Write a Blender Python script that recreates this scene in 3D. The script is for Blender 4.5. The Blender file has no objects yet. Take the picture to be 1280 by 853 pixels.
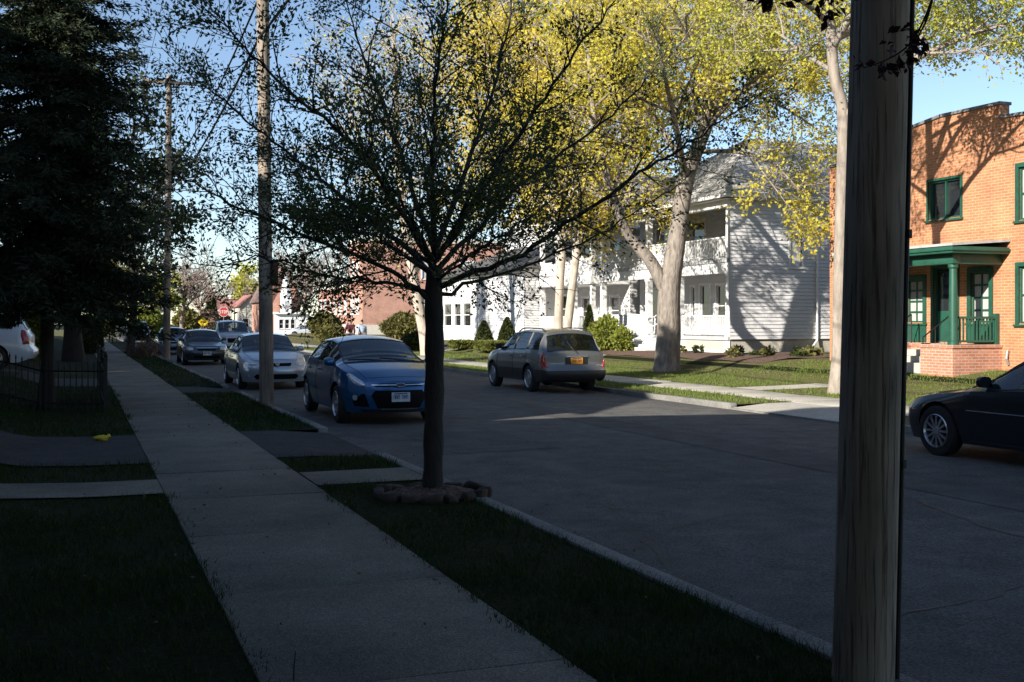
import bpy, bmesh, math, random
import numpy as np
from mathutils import Vector, Matrix
from mathutils.bvhtree import BVHTree

R = math.radians
PI = math.pi
scene = bpy.context.scene
COL = scene.collection
# ------------------------------------------------------------------ camera
CH = 1.65
FOC, VX, HY = 1400.0, 98.0, 402.0
YAW = math.atan((640 - VX) / FOC)
CC, SS = math.cos(YAW), math.sin(YAW)
cam = bpy.data.objects.new('camera', bpy.data.cameras.new('camera'))
COL.objects.link(cam)
cam.data.sensor_width = 36
cam.data.lens = FOC / 1280 * 36
cam.data.clip_end = 3000
cam.location = (0, 0, CH)
cam.rotation_euler = (R(90), 0, -YAW)
cam.data.shift_y = -(426.5 - HY) / 1280
scene.camera = cam

def pz(px, py, z):
    """world point seen at photo pixel (px, py) at camera depth z"""
    xc = (px - 640) / FOC * z
    h = CH + (HY - py) / FOC * z
    return Vector((xc * CC + z * SS, -xc * SS + z * CC, h))

def at(px, py, h=0.0):
    return pz(px, py, FOC * (CH - h) / (py - HY))

def on_x(px, X, h=0.0):
    """point on the line x = X seen in photo column px"""
    z = FOC * X / (CC * (px - VX))
    return Vector((X, (z - X * SS) / CC, h))

# ------------------------------------------------------------------ tags
def tag(o, label=None, cat=None, group=None, kind=None):
    if label: o['label'] = label
    if cat: o['category'] = cat
    if group: o['group'] = group
    if kind: o['kind'] = kind
    return o

def thing(name, loc, label, cat, group=None, rz=0.0):
    o = bpy.data.objects.new(name, None)
    COL.objects.link(o)
    o.location = loc
    o.rotation_euler = (0, 0, rz)
    o.empty_display_size = 0.2
    return tag(o, label, cat, group)

def copy_tree(o, parent=None):
    c = o.copy()
    COL.objects.link(c)
    c.parent = parent
    for ch in list(o.children):
        copy_tree(ch, c)
    return c

# ------------------------------------------------------------------ mesh builder
class MB:
    def __init__(self, off=None):
        self.v = []; self.f = []; self.mi = []; self.m = 0; self.n = 0
        self.off = off

    def add(self, verts, faces):
        verts = np.asarray(verts, dtype=float).reshape(-1, 3)
        b = self.n
        self.v.append(verts); self.n += len(verts)
        for f in faces:
            self.f.append(tuple(int(i) + b for i in f)); self.mi.append(self.m)
        return self

    def box(self, x0, x1, y0, y1, z0, z1):
        v = [(x0,y0,z0),(x1,y0,z0),(x1,y1,z0),(x0,y1,z0),(x0,y0,z1),(x1,y0,z1),(x1,y1,z1),(x0,y1,z1)]
        return self.add(v, [(0,3,2,1),(4,5,6,7),(0,1,5,4),(1,2,6,5),(2,3,7,6),(3,0,4,7)])

    def obox(self, F, u0, u1, v0, v1, n0, n1):
        o, u, n = F
        P = lambda a, b, c: (o[0]+u[0]*a+n[0]*c, o[1]+u[1]*a+n[1]*c, o[2]+b)
        v = [P(u0,v0,n0),P(u1,v0,n0),P(u1,v0,n1),P(u0,v0,n1),P(u0,v1,n0),P(u1,v1,n0),P(u1,v1,n1),P(u0,v1,n1)]
        return self.add(v, [(0,3,2,1),(4,5,6,7),(0,1,5,4),(1,2,6,5),(2,3,7,6),(3,0,4,7)])

    def quad(self, a, b, c, d):
        return self.add([a, b, c, d], [(0, 1, 2, 3)])

    def tube(self, pts, rad, n=8, cap=True):
        pts = [Vector(p) for p in pts]
        if not hasattr(rad, '__len__'): rad = [rad] * len(pts)
        up = None; V = []
        for i, p in enumerate(pts):
            d = (pts[min(i+1, len(pts)-1)] - pts[max(i-1, 0)])
            if d.length < 1e-9: d = Vector((0, 0, 1))
            d.normalize()
            if up is None:
                up = Vector((1, 0, 0)) if abs(d.x) < .8 else Vector((0, 1, 0))
            a = (up - d * up.dot(d))
            if a.length < 1e-6: a = d.orthogonal()
            a.normalize(); up = a
            b = d.cross(a)
            for k in range(n):
                t = 2 * PI * k / n
                V.append(p + (a * math.cos(t) + b * math.sin(t)) * rad[i])
        F = []
        for i in range(len(pts) - 1):
            for k in range(n):
                k2 = (k + 1) % n
                F.append((i*n+k, i*n+k2, (i+1)*n+k2, (i+1)*n+k))
        if cap:
            F.append(tuple(range(n))[::-1]); F.append(tuple((len(pts)-1)*n + k for k in range(n)))
        return self.add([tuple(p) for p in V], F)

    def lathe(self, prof, c=(0,0,0), axis='z', n=24):
        V = []; F = []
        for r, h in prof:
            for k in range(n):
                t = 2*PI*k/n; a, b = r*math.cos(t), r*math.sin(t)
                p = (a, b, h) if axis == 'z' else ((h, a, b) if axis == 'x' else (b, h, a))
                V.append((p[0]+c[0], p[1]+c[1], p[2]+c[2]))
        for i in range(len(prof)-1):
            for k in range(n):
                k2 = (k+1) % n
                F.append((i*n+k, i*n+k2, (i+1)*n+k2, (i+1)*n+k))
        return self.add(V, F)

    def prism(self, poly, F, n0, n1):
        """poly: list of (u, v); extruded along n"""
        o, u, n = F
        P = lambda a, b, c: (o[0]+u[0]*a+n[0]*c, o[1]+u[1]*a+n[1]*c, o[2]+b)
        k = len(poly)
        V = [P(a, b, n0) for a, b in poly] + [P(a, b, n1) for a, b in poly]
        Fs = [tuple(range(k))[::-1], tuple(range(k, 2*k))]
        for i in range(k):
            j = (i+1) % k
            Fs.append((i, j, k+j, k+i))
        return self.add(V, Fs)

    def build(self, name, mat, parent=None, smooth=False, bevel=0, angle=35, fix=False):
        V = np.concatenate(self.v) if self.v else np.zeros((0, 3))
        if self.off is not None:
            V = V - np.array(self.off)
        me = bpy.data.meshes.new(name)
        me.from_pydata(V.tolist(), [], self.f)
        mats = mat if isinstance(mat, (list, tuple)) else [mat]
        for m in mats: me.materials.append(m)
        if len(mats) > 1:
            me.polygons.foreach_set('material_index', self.mi)
        if bevel or fix:
            bm = bmesh.new(); bm.from_mesh(me)
            if fix: bmesh.ops.recalc_face_normals(bm, faces=bm.faces)
            if bevel:
                es = [e for e in bm.edges if len(e.link_faces) == 2 and e.calc_face_angle(0) > .5]
                bmesh.ops.bevel(bm, geom=es, offset=bevel, segments=2, affect='EDGES', profile=.5, clamp_overlap=True)
            bm.to_mesh(me); bm.free()
        if smooth or bevel:
            me.polygons.foreach_set('use_smooth', [True]*len(me.polygons))
            me.set_sharp_from_angle(angle=R(angle))
        me.update()
        o = bpy.data.objects.new(name, me)
        COL.objects.link(o)
        if parent is not None: o.parent = parent
        return o

def np_mesh(name, verts, faces, mat, parent=None, off=None, smooth=False):
    """fast mesh of equal-sized faces (numpy arrays)"""
    verts = np.asarray(verts, dtype=np.float32)
    if off is not None: verts = verts - np.array(off, dtype=np.float32)
    faces = np.asarray(faces, dtype=np.int32)
    k = faces.shape[1]
    me = bpy.data.meshes.new(name)
    me.vertices.add(len(verts)); me.vertices.foreach_set('co', verts.ravel())
    me.loops.add(faces.size); me.loops.foreach_set('vertex_index', faces.ravel())
    me.polygons.add(len(faces))
    me.polygons.foreach_set('loop_start', np.arange(0, faces.size, k, dtype=np.int32))
    me.update(calc_edges=True)
    if smooth: me.polygons.foreach_set('use_smooth', [True]*len(faces))
    me.materials.append(mat)
    o = bpy.data.objects.new(name, me); COL.objects.link(o)
    if parent is not None: o.parent = parent
    return o

# ------------------------------------------------------------------ materials
def _new(name):
    m = bpy.data.materials.new(name); m.use_nodes = True
    nt = m.node_tree
    for n in list(nt.nodes): nt.nodes.remove(n)
    out = nt.nodes.new('ShaderNodeOutputMaterial')
    p = nt.nodes.new('ShaderNodeBsdfPrincipled')
    nt.links.new(p.outputs[0], out.inputs['Surface'])
    return m, nt, p, out

def _noise(nt, scale, detail=4, rough=.6, stretch=None, coord='Object'):
    tc = nt.nodes.new('ShaderNodeTexCoord')
    n = nt.nodes.new('ShaderNodeTexNoise')
    n.inputs['Scale'].default_value = scale; n.inputs['Detail'].default_value = detail
    n.inputs['Roughness'].default_value = rough
    if stretch:
        mp = nt.nodes.new('ShaderNodeMapping'); mp.inputs['Scale'].default_value = stretch
        nt.links.new(tc.outputs[coord], mp.inputs[0]); nt.links.new(mp.outputs[0], n.inputs['Vector'])
    else:
        nt.links.new(tc.outputs[coord], n.inputs['Vector'])
    return n

def _ramp(nt, src, stops):
    r = nt.nodes.new('ShaderNodeValToRGB')
    e = r.color_ramp.elements
    while len(e) < len(stops): e.new(.5)
    for i, (p, c) in enumerate(stops):
        e[i].position = p; e[i].color = (*c, 1) if len(c) == 3 else c
    nt.links.new(src, r.inputs[0])
    return r

def _mix(nt, fac, a, b, mode='MIX'):
    m = nt.nodes.new('ShaderNodeMix'); m.data_type = 'RGBA'; m.blend_type = mode
    for sock, val in ((0, fac), (6, a), (7, b)):
        if hasattr(val, 'is_output') or isinstance(val, bpy.types.NodeSocket): nt.links.new(val, m.inputs[sock])
        else: m.inputs[sock].default_value = val if sock == 0 else (*val, 1)
    return m.outputs[2]

def _bump(nt, p, h, strength, dist=.02):
    b = nt.nodes.new('ShaderNodeBump')
    b.inputs['Strength'].default_value = strength; b.inputs['Distance'].default_value = dist
    nt.links.new(h, b.inputs['Height']); nt.links.new(b.outputs[0], p.inputs['Normal'])
    return b

def mat(name, col, col2=None, rough=.7, scale=8, detail=4, bump=0, bscale=None, metal=0, coat=0,
        spec=.5, stretch=None, lo=.35, hi=.65, fine=0, dist=.02):
    m, nt, p, out = _new(name)
    p.inputs['Roughness'].default_value = rough
    p.inputs['Metallic'].default_value = metal
    p.inputs['Coat Weight'].default_value = coat
    p.inputs['Coat Roughness'].default_value = .03
    p.inputs['Specular IOR Level'].default_value = spec
    if col2 is None: col2 = tuple(c * .8 for c in col)
    n = _noise(nt, scale, detail, .6, stretch)
    r = _ramp(nt, n.outputs['Fac'], [(lo, col2), (hi, col)])
    c = r.outputs[0]
    if fine:
        n2 = _noise(nt, fine, 2, .5)
        r2 = _ramp(nt, n2.outputs['Fac'], [(.38, (.55, .55, .55)), (.62, (1.35, 1.35, 1.35))])
        c = _mix(nt, 1.0, c, r2.outputs[0], 'MULTIPLY')
    nt.links.new(c, p.inputs['Base Color'])
    if bump:
        nb = _noise(nt, bscale or scale * 4, 5, .6, stretch)
        _bump(nt, p, nb.outputs['Fac'], bump, dist)
    return m

def leaf_mat(name, col, col2, scale=1.2, trans=.35, rough=.55):
    m, nt, p, out = _new(name)
    p.inputs['Roughness'].default_value = rough
    p.inputs['Specular IOR Level'].default_value = .15
    n = _noise(nt, scale, 5, .75)
    r = _ramp(nt, n.outputs['Fac'], [(.35, col2), (.65, col)])
    nt.links.new(r.outputs[0], p.inputs['Base Color'])
    if trans:
        t = nt.nodes.new('ShaderNodeBsdfTranslucent')
        nt.links.new(r.outputs[0], t.inputs['Color'])
        ms = nt.nodes.new('ShaderNodeMixShader'); ms.inputs[0].default_value = trans
        nt.links.new(p.outputs[0], ms.inputs[1]); nt.links.new(t.outputs[0], ms.inputs[2])
        nt.links.new(ms.outputs[0], out.inputs['Surface'])
    return m

def brick_mat(name, c1, c2, mortar, bw=.21, bh=.07, ms=.01):
    m, nt, p, out = _new(name)
    p.inputs['Roughness'].default_value = .85
    tc = nt.nodes.new('ShaderNodeTexCoord')
    sx = nt.nodes.new('ShaderNodeSeparateXYZ'); nt.links.new(tc.outputs['Object'], sx.inputs[0])
    ad = nt.nodes.new('ShaderNodeMath'); ad.operation = 'ADD'
    nt.links.new(sx.outputs[0], ad.inputs[0]); nt.links.new(sx.outputs[1], ad.inputs[1])
    cb = nt.nodes.new('ShaderNodeCombineXYZ')
    nt.links.new(ad.outputs[0], cb.inputs[0]); nt.links.new(sx.outputs[2], cb.inputs[1])
    b = nt.nodes.new('ShaderNodeTexBrick')
    nt.links.new(cb.outputs[0], b.inputs['Vector'])
    b.inputs['Color1'].default_value = (*c1, 1); b.inputs['Color2'].default_value = (*c2, 1)
    b.inputs['Mortar'].default_value = (*mortar, 1)
    b.inputs['Scale'].default_value = 1; b.inputs['Mortar Size'].default_value = ms
    b.inputs['Brick Width'].default_value = bw; b.inputs['Row Height'].default_value = bh
    b.inputs['Bias'].default_value = -.1
    n = _noise(nt, 1.3, 6, .7)
    r = _ramp(nt, n.outputs['Fac'], [(.3, (.74, .72, .72)), (.7, (1.16, 1.14, 1.12))])
    nt.links.new(_mix(nt, 1.0, b.outputs['Color'], r.outputs[0], 'MULTIPLY'), p.inputs['Base Color'])
    inv = nt.nodes.new('ShaderNodeMath'); inv.operation = 'SUBTRACT'; inv.inputs[0].default_value = 1
    nt.links.new(b.outputs['Fac'], inv.inputs[1])
    _bump(nt, p, inv.outputs[0], .5, .008)
    return m

def glass_mat(name, col, rough=.03, spec=.9):
    m, nt, p, out = _new(name)
    p.inputs['Base Color'].default_value = (*col, 1)
    p.inputs['Roughness'].default_value = rough
    p.inputs['Specular IOR Level'].default_value = spec
    p.inputs['Coat Weight'].default_value = .6; p.inputs['Coat Roughness'].default_value = .01
    return m

def paint_mat(name, col, metal=.35, rough=.35):
    m, nt, p, out = _new(name)
    n = _noise(nt, 3, 5, .7)
    r = _ramp(nt, n.outputs['Fac'], [(.3, tuple(c*.9 for c in col)), (.7, col)])
    nt.links.new(r.outputs[0], p.inputs['Base Color'])
    p.inputs['Metallic'].default_value = metal; p.inputs['Roughness'].default_value = rough
    n2 = _noise(nt, 2.3, 5, .7)
    r2 = _ramp(nt, n2.outputs['Fac'], [(.35, (.02, .02, .02)), (.7, (.14, .14, .14))])
    nt.links.new(r2.outputs[0], p.inputs['Coat Roughness'])
    p.inputs['Coat Weight'].default_value = .9
    return m

def pole_mat(name, c1, c2):
    m, nt, p, out = _new(name)
    p.inputs['Roughness'].default_value = .85; p.inputs['Specular IOR Level'].default_value = .2
    n1 = _noise(nt, 26, 8, .75, (1, 1, .04))
    n2 = _noise(nt, 1.6, 4, .6, (1, 1, .5))
    n3 = _noise(nt, 60, 4, .65, (1, 1, .035))
    r1 = _ramp(nt, n1.outputs['Fac'], [(.3, c2), (.62, c1)])
    r2 = _ramp(nt, n2.outputs['Fac'], [(.35, (.62, .60, .58)), (.65, (1.15, 1.13, 1.1))])
    r3 = _ramp(nt, n3.outputs['Fac'], [(.30, (.48, .44, .40)), (.45, (1, 1, 1))])
    c = _mix(nt, 1.0, r1.outputs[0], r2.outputs[0], 'MULTIPLY')
    c = _mix(nt, 1.0, c, r3.outputs[0], 'MULTIPLY')
    nt.links.new(c, p.inputs['Base Color'])
    _bump(nt, p, r3.outputs[0], 1.0, .02)
    return m

def asphalt_mat(name, base, patch):
    m, nt, p, out = _new(name)
    p.inputs['Roughness'].default_value = .9; p.inputs['Specular IOR Level'].default_value = .15
    big = _noise(nt, .22, 6, .65, (1, .35, 1))
    r1 = _ramp(nt, big.outputs['Fac'], [(.36, patch), (.62, base)])
    fine = _noise(nt, 55, 3, .7)
    r2 = _ramp(nt, fine.outputs['Fac'], [(.34, (.5, .5, .5)), (.5, (1, 1, 1)), (.72, (1.7, 1.7, 1.65))])
    mid = _noise(nt, 2.2, 6, .7)
    r3 = _ramp(nt, mid.outputs['Fac'], [(.3, (.68, .68, .68)), (.7, (1.25, 1.25, 1.25))])
    c = _mix(nt, 1.0, r1.outputs[0], r2.outputs[0], 'MULTIPLY')
    c = _mix(nt, 1.0, c, r3.outputs[0], 'MULTIPLY')
    nt.links.new(c, p.inputs['Base Color'])
    _bump(nt, p, fine.outputs['Fac'], .5, .006)
    return m

def concrete_mat(name, base, dark, agg=70, contrast=1.0):
    """exposed-aggregate concrete with stains"""
    m, nt, p, out = _new(name)
    p.inputs['Roughness'].default_value = .9; p.inputs['Specular IOR Level'].default_value = .12
    big = _noise(nt, .7, 7, .7)
    r1 = _ramp(nt, big.outputs['Fac'], [(.32, dark), (.66, base)])
    tc = nt.nodes.new('ShaderNodeTexCoord')
    vo = nt.nodes.new('ShaderNodeTexVoronoi'); vo.inputs['Scale'].default_value = agg
    nt.links.new(tc.outputs['Object'], vo.inputs['Vector'])
    sx = nt.nodes.new('ShaderNodeSeparateColor'); nt.links.new(vo.outputs['Color'], sx.inputs[0])
    lo, hi = 1 - .45*contrast, 1 + .6*contrast
    r2 = _ramp(nt, sx.outputs[0], [(.1, (lo, lo, lo)), (.5, (.95, .95, .95)), (.97, (hi, hi, hi*.97))])
    c = _mix(nt, 1.0, r1.outputs[0], r2.outputs[0], 'MULTIPLY')
    nt.links.new(c, p.inputs['Base Color'])
    _bump(nt, p, vo.outputs['Distance'], .5, .006)
    return m

M = {}
M['asphalt'] = asphalt_mat('asphalt', (.128, .124, .116), (.094, .091, .087))
M['drive'] = asphalt_mat('driveway asphalt', (.055, .055, .055), (.040, .040, .041))
M['drive2'] = asphalt_mat('older patch asphalt', (.108, .105, .100), (.080, .078, .075))
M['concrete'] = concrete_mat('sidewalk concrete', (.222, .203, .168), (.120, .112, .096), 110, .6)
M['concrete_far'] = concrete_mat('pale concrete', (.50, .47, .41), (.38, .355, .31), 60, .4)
M['kerb'] = concrete_mat('kerb stone', (.27, .26, .24), (.13, .13, .125), 90, .6)
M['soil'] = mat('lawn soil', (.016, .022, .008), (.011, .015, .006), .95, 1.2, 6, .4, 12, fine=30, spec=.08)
M['soil_lit'] = mat('sunlit lawn soil', (.10, .11, .035), (.13, .11, .06), .95, .8, 6, .4, 10, fine=18, spec=.1)  # lit copy of the lawn soil: sunshine is put into its colour
M['mulch'] = mat('bark mulch', (.165, .095, .068), (.085, .050, .038), .95, 9, 6, .8, 30, fine=28, dist=.05)
M['stone'] = mat('edging stone', (.075, .048, .036), (.035, .026, .021), .9, 6, 6, .5, 20)
M['tar'] = mat('crack filler', (.018, .018, .02), rough=.6)
M['white'] = mat('white siding paint', (.66, .66, .66), (.58, .58, .585), .6, 1.6, 5, .08, 20)
M['white_trim'] = mat('white trim paint', (.80, .80, .79), (.72, .72, .71), .5, 3, 5)
M['offwhite'] = mat('cream siding paint', (.62, .58, .50), (.55, .50, .42), .65, 2, 5)
M['grey_roof'] = mat('asphalt shingles', (.44, .43, .41), (.33, .325, .315), .9, 2.5, 6, .5, 24, fine=14)
M['dark_roof'] = mat('dark shingles', (.11, .105, .10), (.07, .07, .068), .9, 2.5, 6, .5, 24, fine=14)
M['green_trim'] = mat('dark green trim paint', (.017, .088, .056), (.012, .064, .042), .45, 4, 5)
M['black_iron'] = mat('black iron', (.012, .012, .013), rough=.5, metal=.2)
M['black_plastic'] = mat('black plastic', (.016, .016, .017), rough=.5)
M['grille_black'] = mat('grille black', (.006, .006, .007), rough=.7, spec=.12)
M['rubber'] = mat('tyre rubber', (.018, .018, .018), rough=.85)
M['alloy'] = mat('alloy', (.55, .56, .58), (.45, .46, .48), .3, 6, 3, metal=.8)
M['chrome'] = mat('chrome', (.75, .76, .78), rough=.15, metal=1.0)
M['lamp_clear'] = mat('clear lamp lens', (.72, .74, .76), (.42, .44, .46), .12, 30, 2, coat=.8, metal=.3)
M['lamp_red'] = mat('red lamp lens', (.42, .012, .018), (.25, .01, .014), .2, 18, 2, coat=.8)
def clear_glass(name, tint):
    m, nt, p, out = _new(name)
    nt.nodes.remove(p)
    tr = nt.nodes.new('ShaderNodeBsdfTransparent'); tr.inputs[0].default_value = (*tint, 1)
    gl = nt.nodes.new('ShaderNodeBsdfGlossy'); gl.inputs['Roughness'].default_value = .02; gl.inputs[0].default_value = (.95, .97, 1, 1)
    fr = nt.nodes.new('ShaderNodeFresnel'); fr.inputs[0].default_value = 1.55
    mx = nt.nodes.new('ShaderNodeMath'); mx.operation = 'MULTIPLY_ADD'; mx.inputs[1].default_value = .9; mx.inputs[2].default_value = .05
    nt.links.new(fr.outputs[0], mx.inputs[0])
    ms = nt.nodes.new('ShaderNodeMixShader'); nt.links.new(mx.outputs[0], ms.inputs[0])
    nt.links.new(tr.outputs[0], ms.inputs[1]); nt.links.new(gl.outputs[0], ms.inputs[2]); nt.links.new(ms.outputs[0], out.inputs['Surface'])
    return m
M['car_glass'] = clear_glass('tinted car glass', (.42, .47, .47))
M['seat_cloth'] = mat('grey seat cloth', (.045, .045, .048), rough=.9)
M['house_glass'] = glass_mat('house window glass', (.02, .023, .026), .05, .6)
M['curtain_glass'] = mat('curtained window glass', (.55, .54, .50), (.36, .36, .34), .12, 5, 3, coat=.7, stretch=(6, 6, .6))
M['brick'] = brick_mat('orange brick', (.52, .205, .088), (.41, .150, .062), (.42, .30, .20))
M['brick_red'] = brick_mat('red porch brick', (.50, .21, .12), (.40, .15, .085), (.45, .36, .30))
M['brick_far'] = brick_mat('dull red brick', (.50, .235, .165), (.42, .19, .135), (.46, .34, .28))
M['pole'] = pole_mat('weathered pole wood', (.37, .315, .255), (.215, .18, .145))
M['bark_maple'] = mat('maple bark', (.30, .262, .222), (.15, .128, .108), .95, 9, 6, 1.0, 16, stretch=(1, 1, .3), dist=.04)
M['bark_pale'] = mat('pale bark', (.50, .44, .37), (.33, .28, .23), .95, 8, 6, .7, 16, stretch=(1, 1, .3))
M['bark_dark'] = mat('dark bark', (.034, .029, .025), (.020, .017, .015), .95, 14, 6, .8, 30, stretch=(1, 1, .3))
M['bark_tan'] = mat('tan bark', (.34, .29, .24), (.20, .17, .14), .95, 8, 6, .7, 16, stretch=(1, 1, .3))
M['twig_far'] = mat('bare twigs', (.27, .20, .165), (.20, .15, .13), .95, 2, 3)
M['leaf_fore'] = leaf_mat('small dark green leaves', (.115, .15, .055), (.07, .095, .038), 3, .3)
M['leaf_maple'] = leaf_mat('yellow green spring leaves', (.63, .535, .075), (.45, .41, .065), 1.1, .4)
M['leaf_maple2'] = leaf_mat('lime spring leaves', (.52, .51, .085), (.36, .37, .07), 1.1, .4)
M['leaf_gold'] = leaf_mat('golden spring leaves', (.67, .54, .07), (.49, .42, .065), .9, .4)
M['needle'] = leaf_mat('spruce needles', (.040, .054, .026), (.020, .030, .017), 1.5, .12)
M['yew'] = leaf_mat('dark yew leaves', (.060, .075, .022), (.036, .048, .018), 4, .15)
M['hedge'] = leaf_mat('hedge leaves', (.17, .19, .045), (.11, .125, .032), 4, .3)
M['bush'] = leaf_mat('olive bush leaves', (.19, .18, .06), (.12, .115, .04), 3, .25)
M['forsythia'] = leaf_mat('fresh shrub leaves', (.26, .30, .05), (.18, .20, .05), 4, .35)
M['leaf_red'] = leaf_mat('dark red leaves', (.050, .014, .014), (.030, .010, .010), 6, .35)
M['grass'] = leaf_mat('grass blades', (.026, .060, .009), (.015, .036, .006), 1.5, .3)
M['grass_lit'] = leaf_mat('sunlit grass blades', (.17, .235, .045), (.13, .175, .045), 1.1, .35)  # sunlit twin of the grass above, light and shade put into the greens
M['wire'] = mat('black cable', (.012, .012, .013), rough=.6)
M['grey_metal'] = mat('galvanised metal', (.42, .43, .44), (.32, .33, .34), .45, 8, 4, metal=.6)
M['interior'] = mat('dark interior', (.012, .012, .012), rough=.9)
# ------------------------------------------------------------------ light and sky
SUN_EL, SUN_AZ = 24.0, 26.0        # the sun stands behind the left row of houses
to_sun = Vector((-math.cos(R(SUN_AZ))*math.cos(R(SUN_EL)), -math.sin(R(SUN_AZ))*math.cos(R(SUN_EL)), math.sin(R(SUN_EL))))
sl = bpy.data.lights.new('sun', 'SUN'); sl.energy = 5.0; sl.angle = R(.5); sl.color = (1.0, .93, .83)
so = bpy.data.objects.new('sun', sl); COL.objects.link(so)
so.rotation_euler = to_sun.to_track_quat('Z', 'Y').to_euler()
so.location = (-30, -20, 40)
w = bpy.data.worlds.new('World'); scene.world = w; w.use_nodes = True
nt = w.node_tree
bg = nt.nodes['Background']
sky = nt.nodes.new('ShaderNodeTexSky'); sky.sky_type = 'NISHITA'; sky.sun_disc = False
sky.sun_elevation = R(SUN_EL)
sky.sun_rotation = math.atan2(to_sun.x, to_sun.y)
sky.altitude = 2000; sky.air_density = 1.0; sky.dust_density = 1.0; sky.ozone_density = 1.0
nt.links.new(sky.outputs[0], bg.inputs['Color'])
bg.inputs['Strength'].default_value = .094
scene.view_settings.view_transform = 'Standard'
scene.view_settings.look = 'None'
scene.view_settings.exposure = .98
scene.view_settings.gamma = 1
cy = scene.cycles
cy.use_denoising = True
cy.max_bounces = 6; cy.diffuse_bounces = 3; cy.glossy_bounces = 3; cy.transmission_bounces = 4
cy.transparent_max_bounces = 6
cy.caustics_reflective = False; cy.caustics_refractive = False
scene.render.engine = 'CYCLES'

# ------------------------------------------------------------------ ground, road, paths
KL, KR, RZ = 3.57, 12.1, -.10      # left kerb, right kerb, road level
SW0, SW1 = .77, 2.22               # left sidewalk
RS0, RS1 = 13.6, 15.1              # right sidewalk
Y_END = 114.0                      # cross street begins
def struct(o): return tag(o, kind='structure')

PROF = [(-600, .5), (-40, .45), (-9, .40), (-4, .38), (-1.5, .29), (-.7, .03), (.1, .0), (SW0, 0), (KL-.15, 0), (KL+.02, RZ-.06), (KR-.02, RZ-.06), (KR+.15, 0),
        (RS1, 0), (17.0, .03), (18.1, .08), (19.2, .32), (20.5, .46), (22, .50), (60, .5), (600, .6)]
def gz(x):
    return float(np.interp(x, [p[0] for p in PROF], [p[1] for p in PROF]))

mb = MB()
ys = list(range(-60, 116, 4)) + [114.01] + [700]
ys = sorted(set(ys))
V = []; F = []
PG = [q for q in PROF if q[0] < SW1] + [(SW1+.005, 0), (SW1+.02, -.17)] + [q for q in PROF if SW1 < q[0] < RS0 and q[1] < -.05] + [(RS0-.02, -.17), (RS0-.005, 0)] + [q for q in PROF if q[0] > RS0]
nP = len(PG)
rng = np.random.default_rng(3)
for y in ys:
    for (x, z) in PG:
        zz = z
        if y > 114: zz = -.16 if -80 < x < 90 else z - .16
        V.append((x, y, zz - .004))
for i in range(len(ys)-1):
    for j in range(nP-1):
        F.append((i*nP+j, i*nP+j+1, (i+1)*nP+j+1, (i+1)*nP+j))
mb.add(V, F)
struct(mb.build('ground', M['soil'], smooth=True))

# right-hand lawns and far lawns lit by the sun
def sheet(name, m, x0, x1, y0, y1, dz=.004, nx=6, ny=None, zf=None):
    ny = ny or max(2, int((y1-y0)/1.5))
    V = []; F = []
    for i in range(ny+1):
        for j in range(nx+1):
            x = x0 + (x1-x0)*j/nx; y = y0 + (y1-y0)*i/ny
            V.append((x, y, (zf(x, y) if zf else gz(x)) + dz))
    for i in range(ny):
        for j in range(nx):
            F.append((i*(nx+1)+j, i*(nx+1)+j+1, (i+1)*(nx+1)+j+1, (i+1)*(nx+1)+j))
    o = MB().add(V, F).build(name, m, smooth=True)
    return struct(o)
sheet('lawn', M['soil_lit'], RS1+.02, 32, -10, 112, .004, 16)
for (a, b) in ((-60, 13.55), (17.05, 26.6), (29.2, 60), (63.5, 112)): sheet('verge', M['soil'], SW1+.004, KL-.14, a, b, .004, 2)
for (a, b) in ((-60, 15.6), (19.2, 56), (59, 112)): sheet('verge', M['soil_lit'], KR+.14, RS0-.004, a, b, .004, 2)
sheet('lawn', M['soil_lit'], -90, 110, 124.2, 260, .006, 4, 4, zf=lambda x, y: -.155)

# road: crowned asphalt sheet, cross street
def road_z(x, y=0):
    t = (x - KL) / (KR - KL)
    return RZ + .07 * 4*t*(1-t)*.6
sheet('road', M['asphalt'], KL-.005, KR+.005, -60, 114.5, 0, 12, zf=road_z)
sheet('cross_street', M['asphalt'], -90, 110, 114.0, 124, .0, 4, 2, zf=lambda x, y: RZ-.02)

# kerbs, cut down at driveways
def kerb(xa, xb, y0, y1, top, lowered=(), name='kerb', seed=1):
    rg = random.Random(seed)
    mb = MB(); y = y0
    while y < y1 - .01:
        L = min(rg.uniform(2.2, 3.0), y1 - y)
        for (a, b) in lowered:
            if y < a < y + L: L = a - y
            elif a <= y < b: L = min(L, b - y)
        low = any(a <= y + .01 < b for a, b in lowered)
        t = RZ + .035 if low else top + rg.uniform(-.008, .006)
        dx = rg.uniform(-.006, .006)
        mb.box(xa+dx, xb+dx, y+.004, y+L-.004, RZ-.2, t)
        y += L
    return struct(mb.build(name, M['kerb'], bevel=.012))
DRL = [(13.55, 17.05), (26.6, 29.2), (60, 63.5)]
DRR = [(15.6, 19.2), (56, 59)]
kerb(KL-.15, KL, -40, 114, .018, DRL, seed=4)
kerb(KR, KR+.15, -20, 114, .018, DRR, seed=9)
kerb(-90, 2.0, 124.0, 124.15, .0, name='kerb'); kerb(2.0, 110, 124.0, 124.15, .0, name='kerb')

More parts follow.
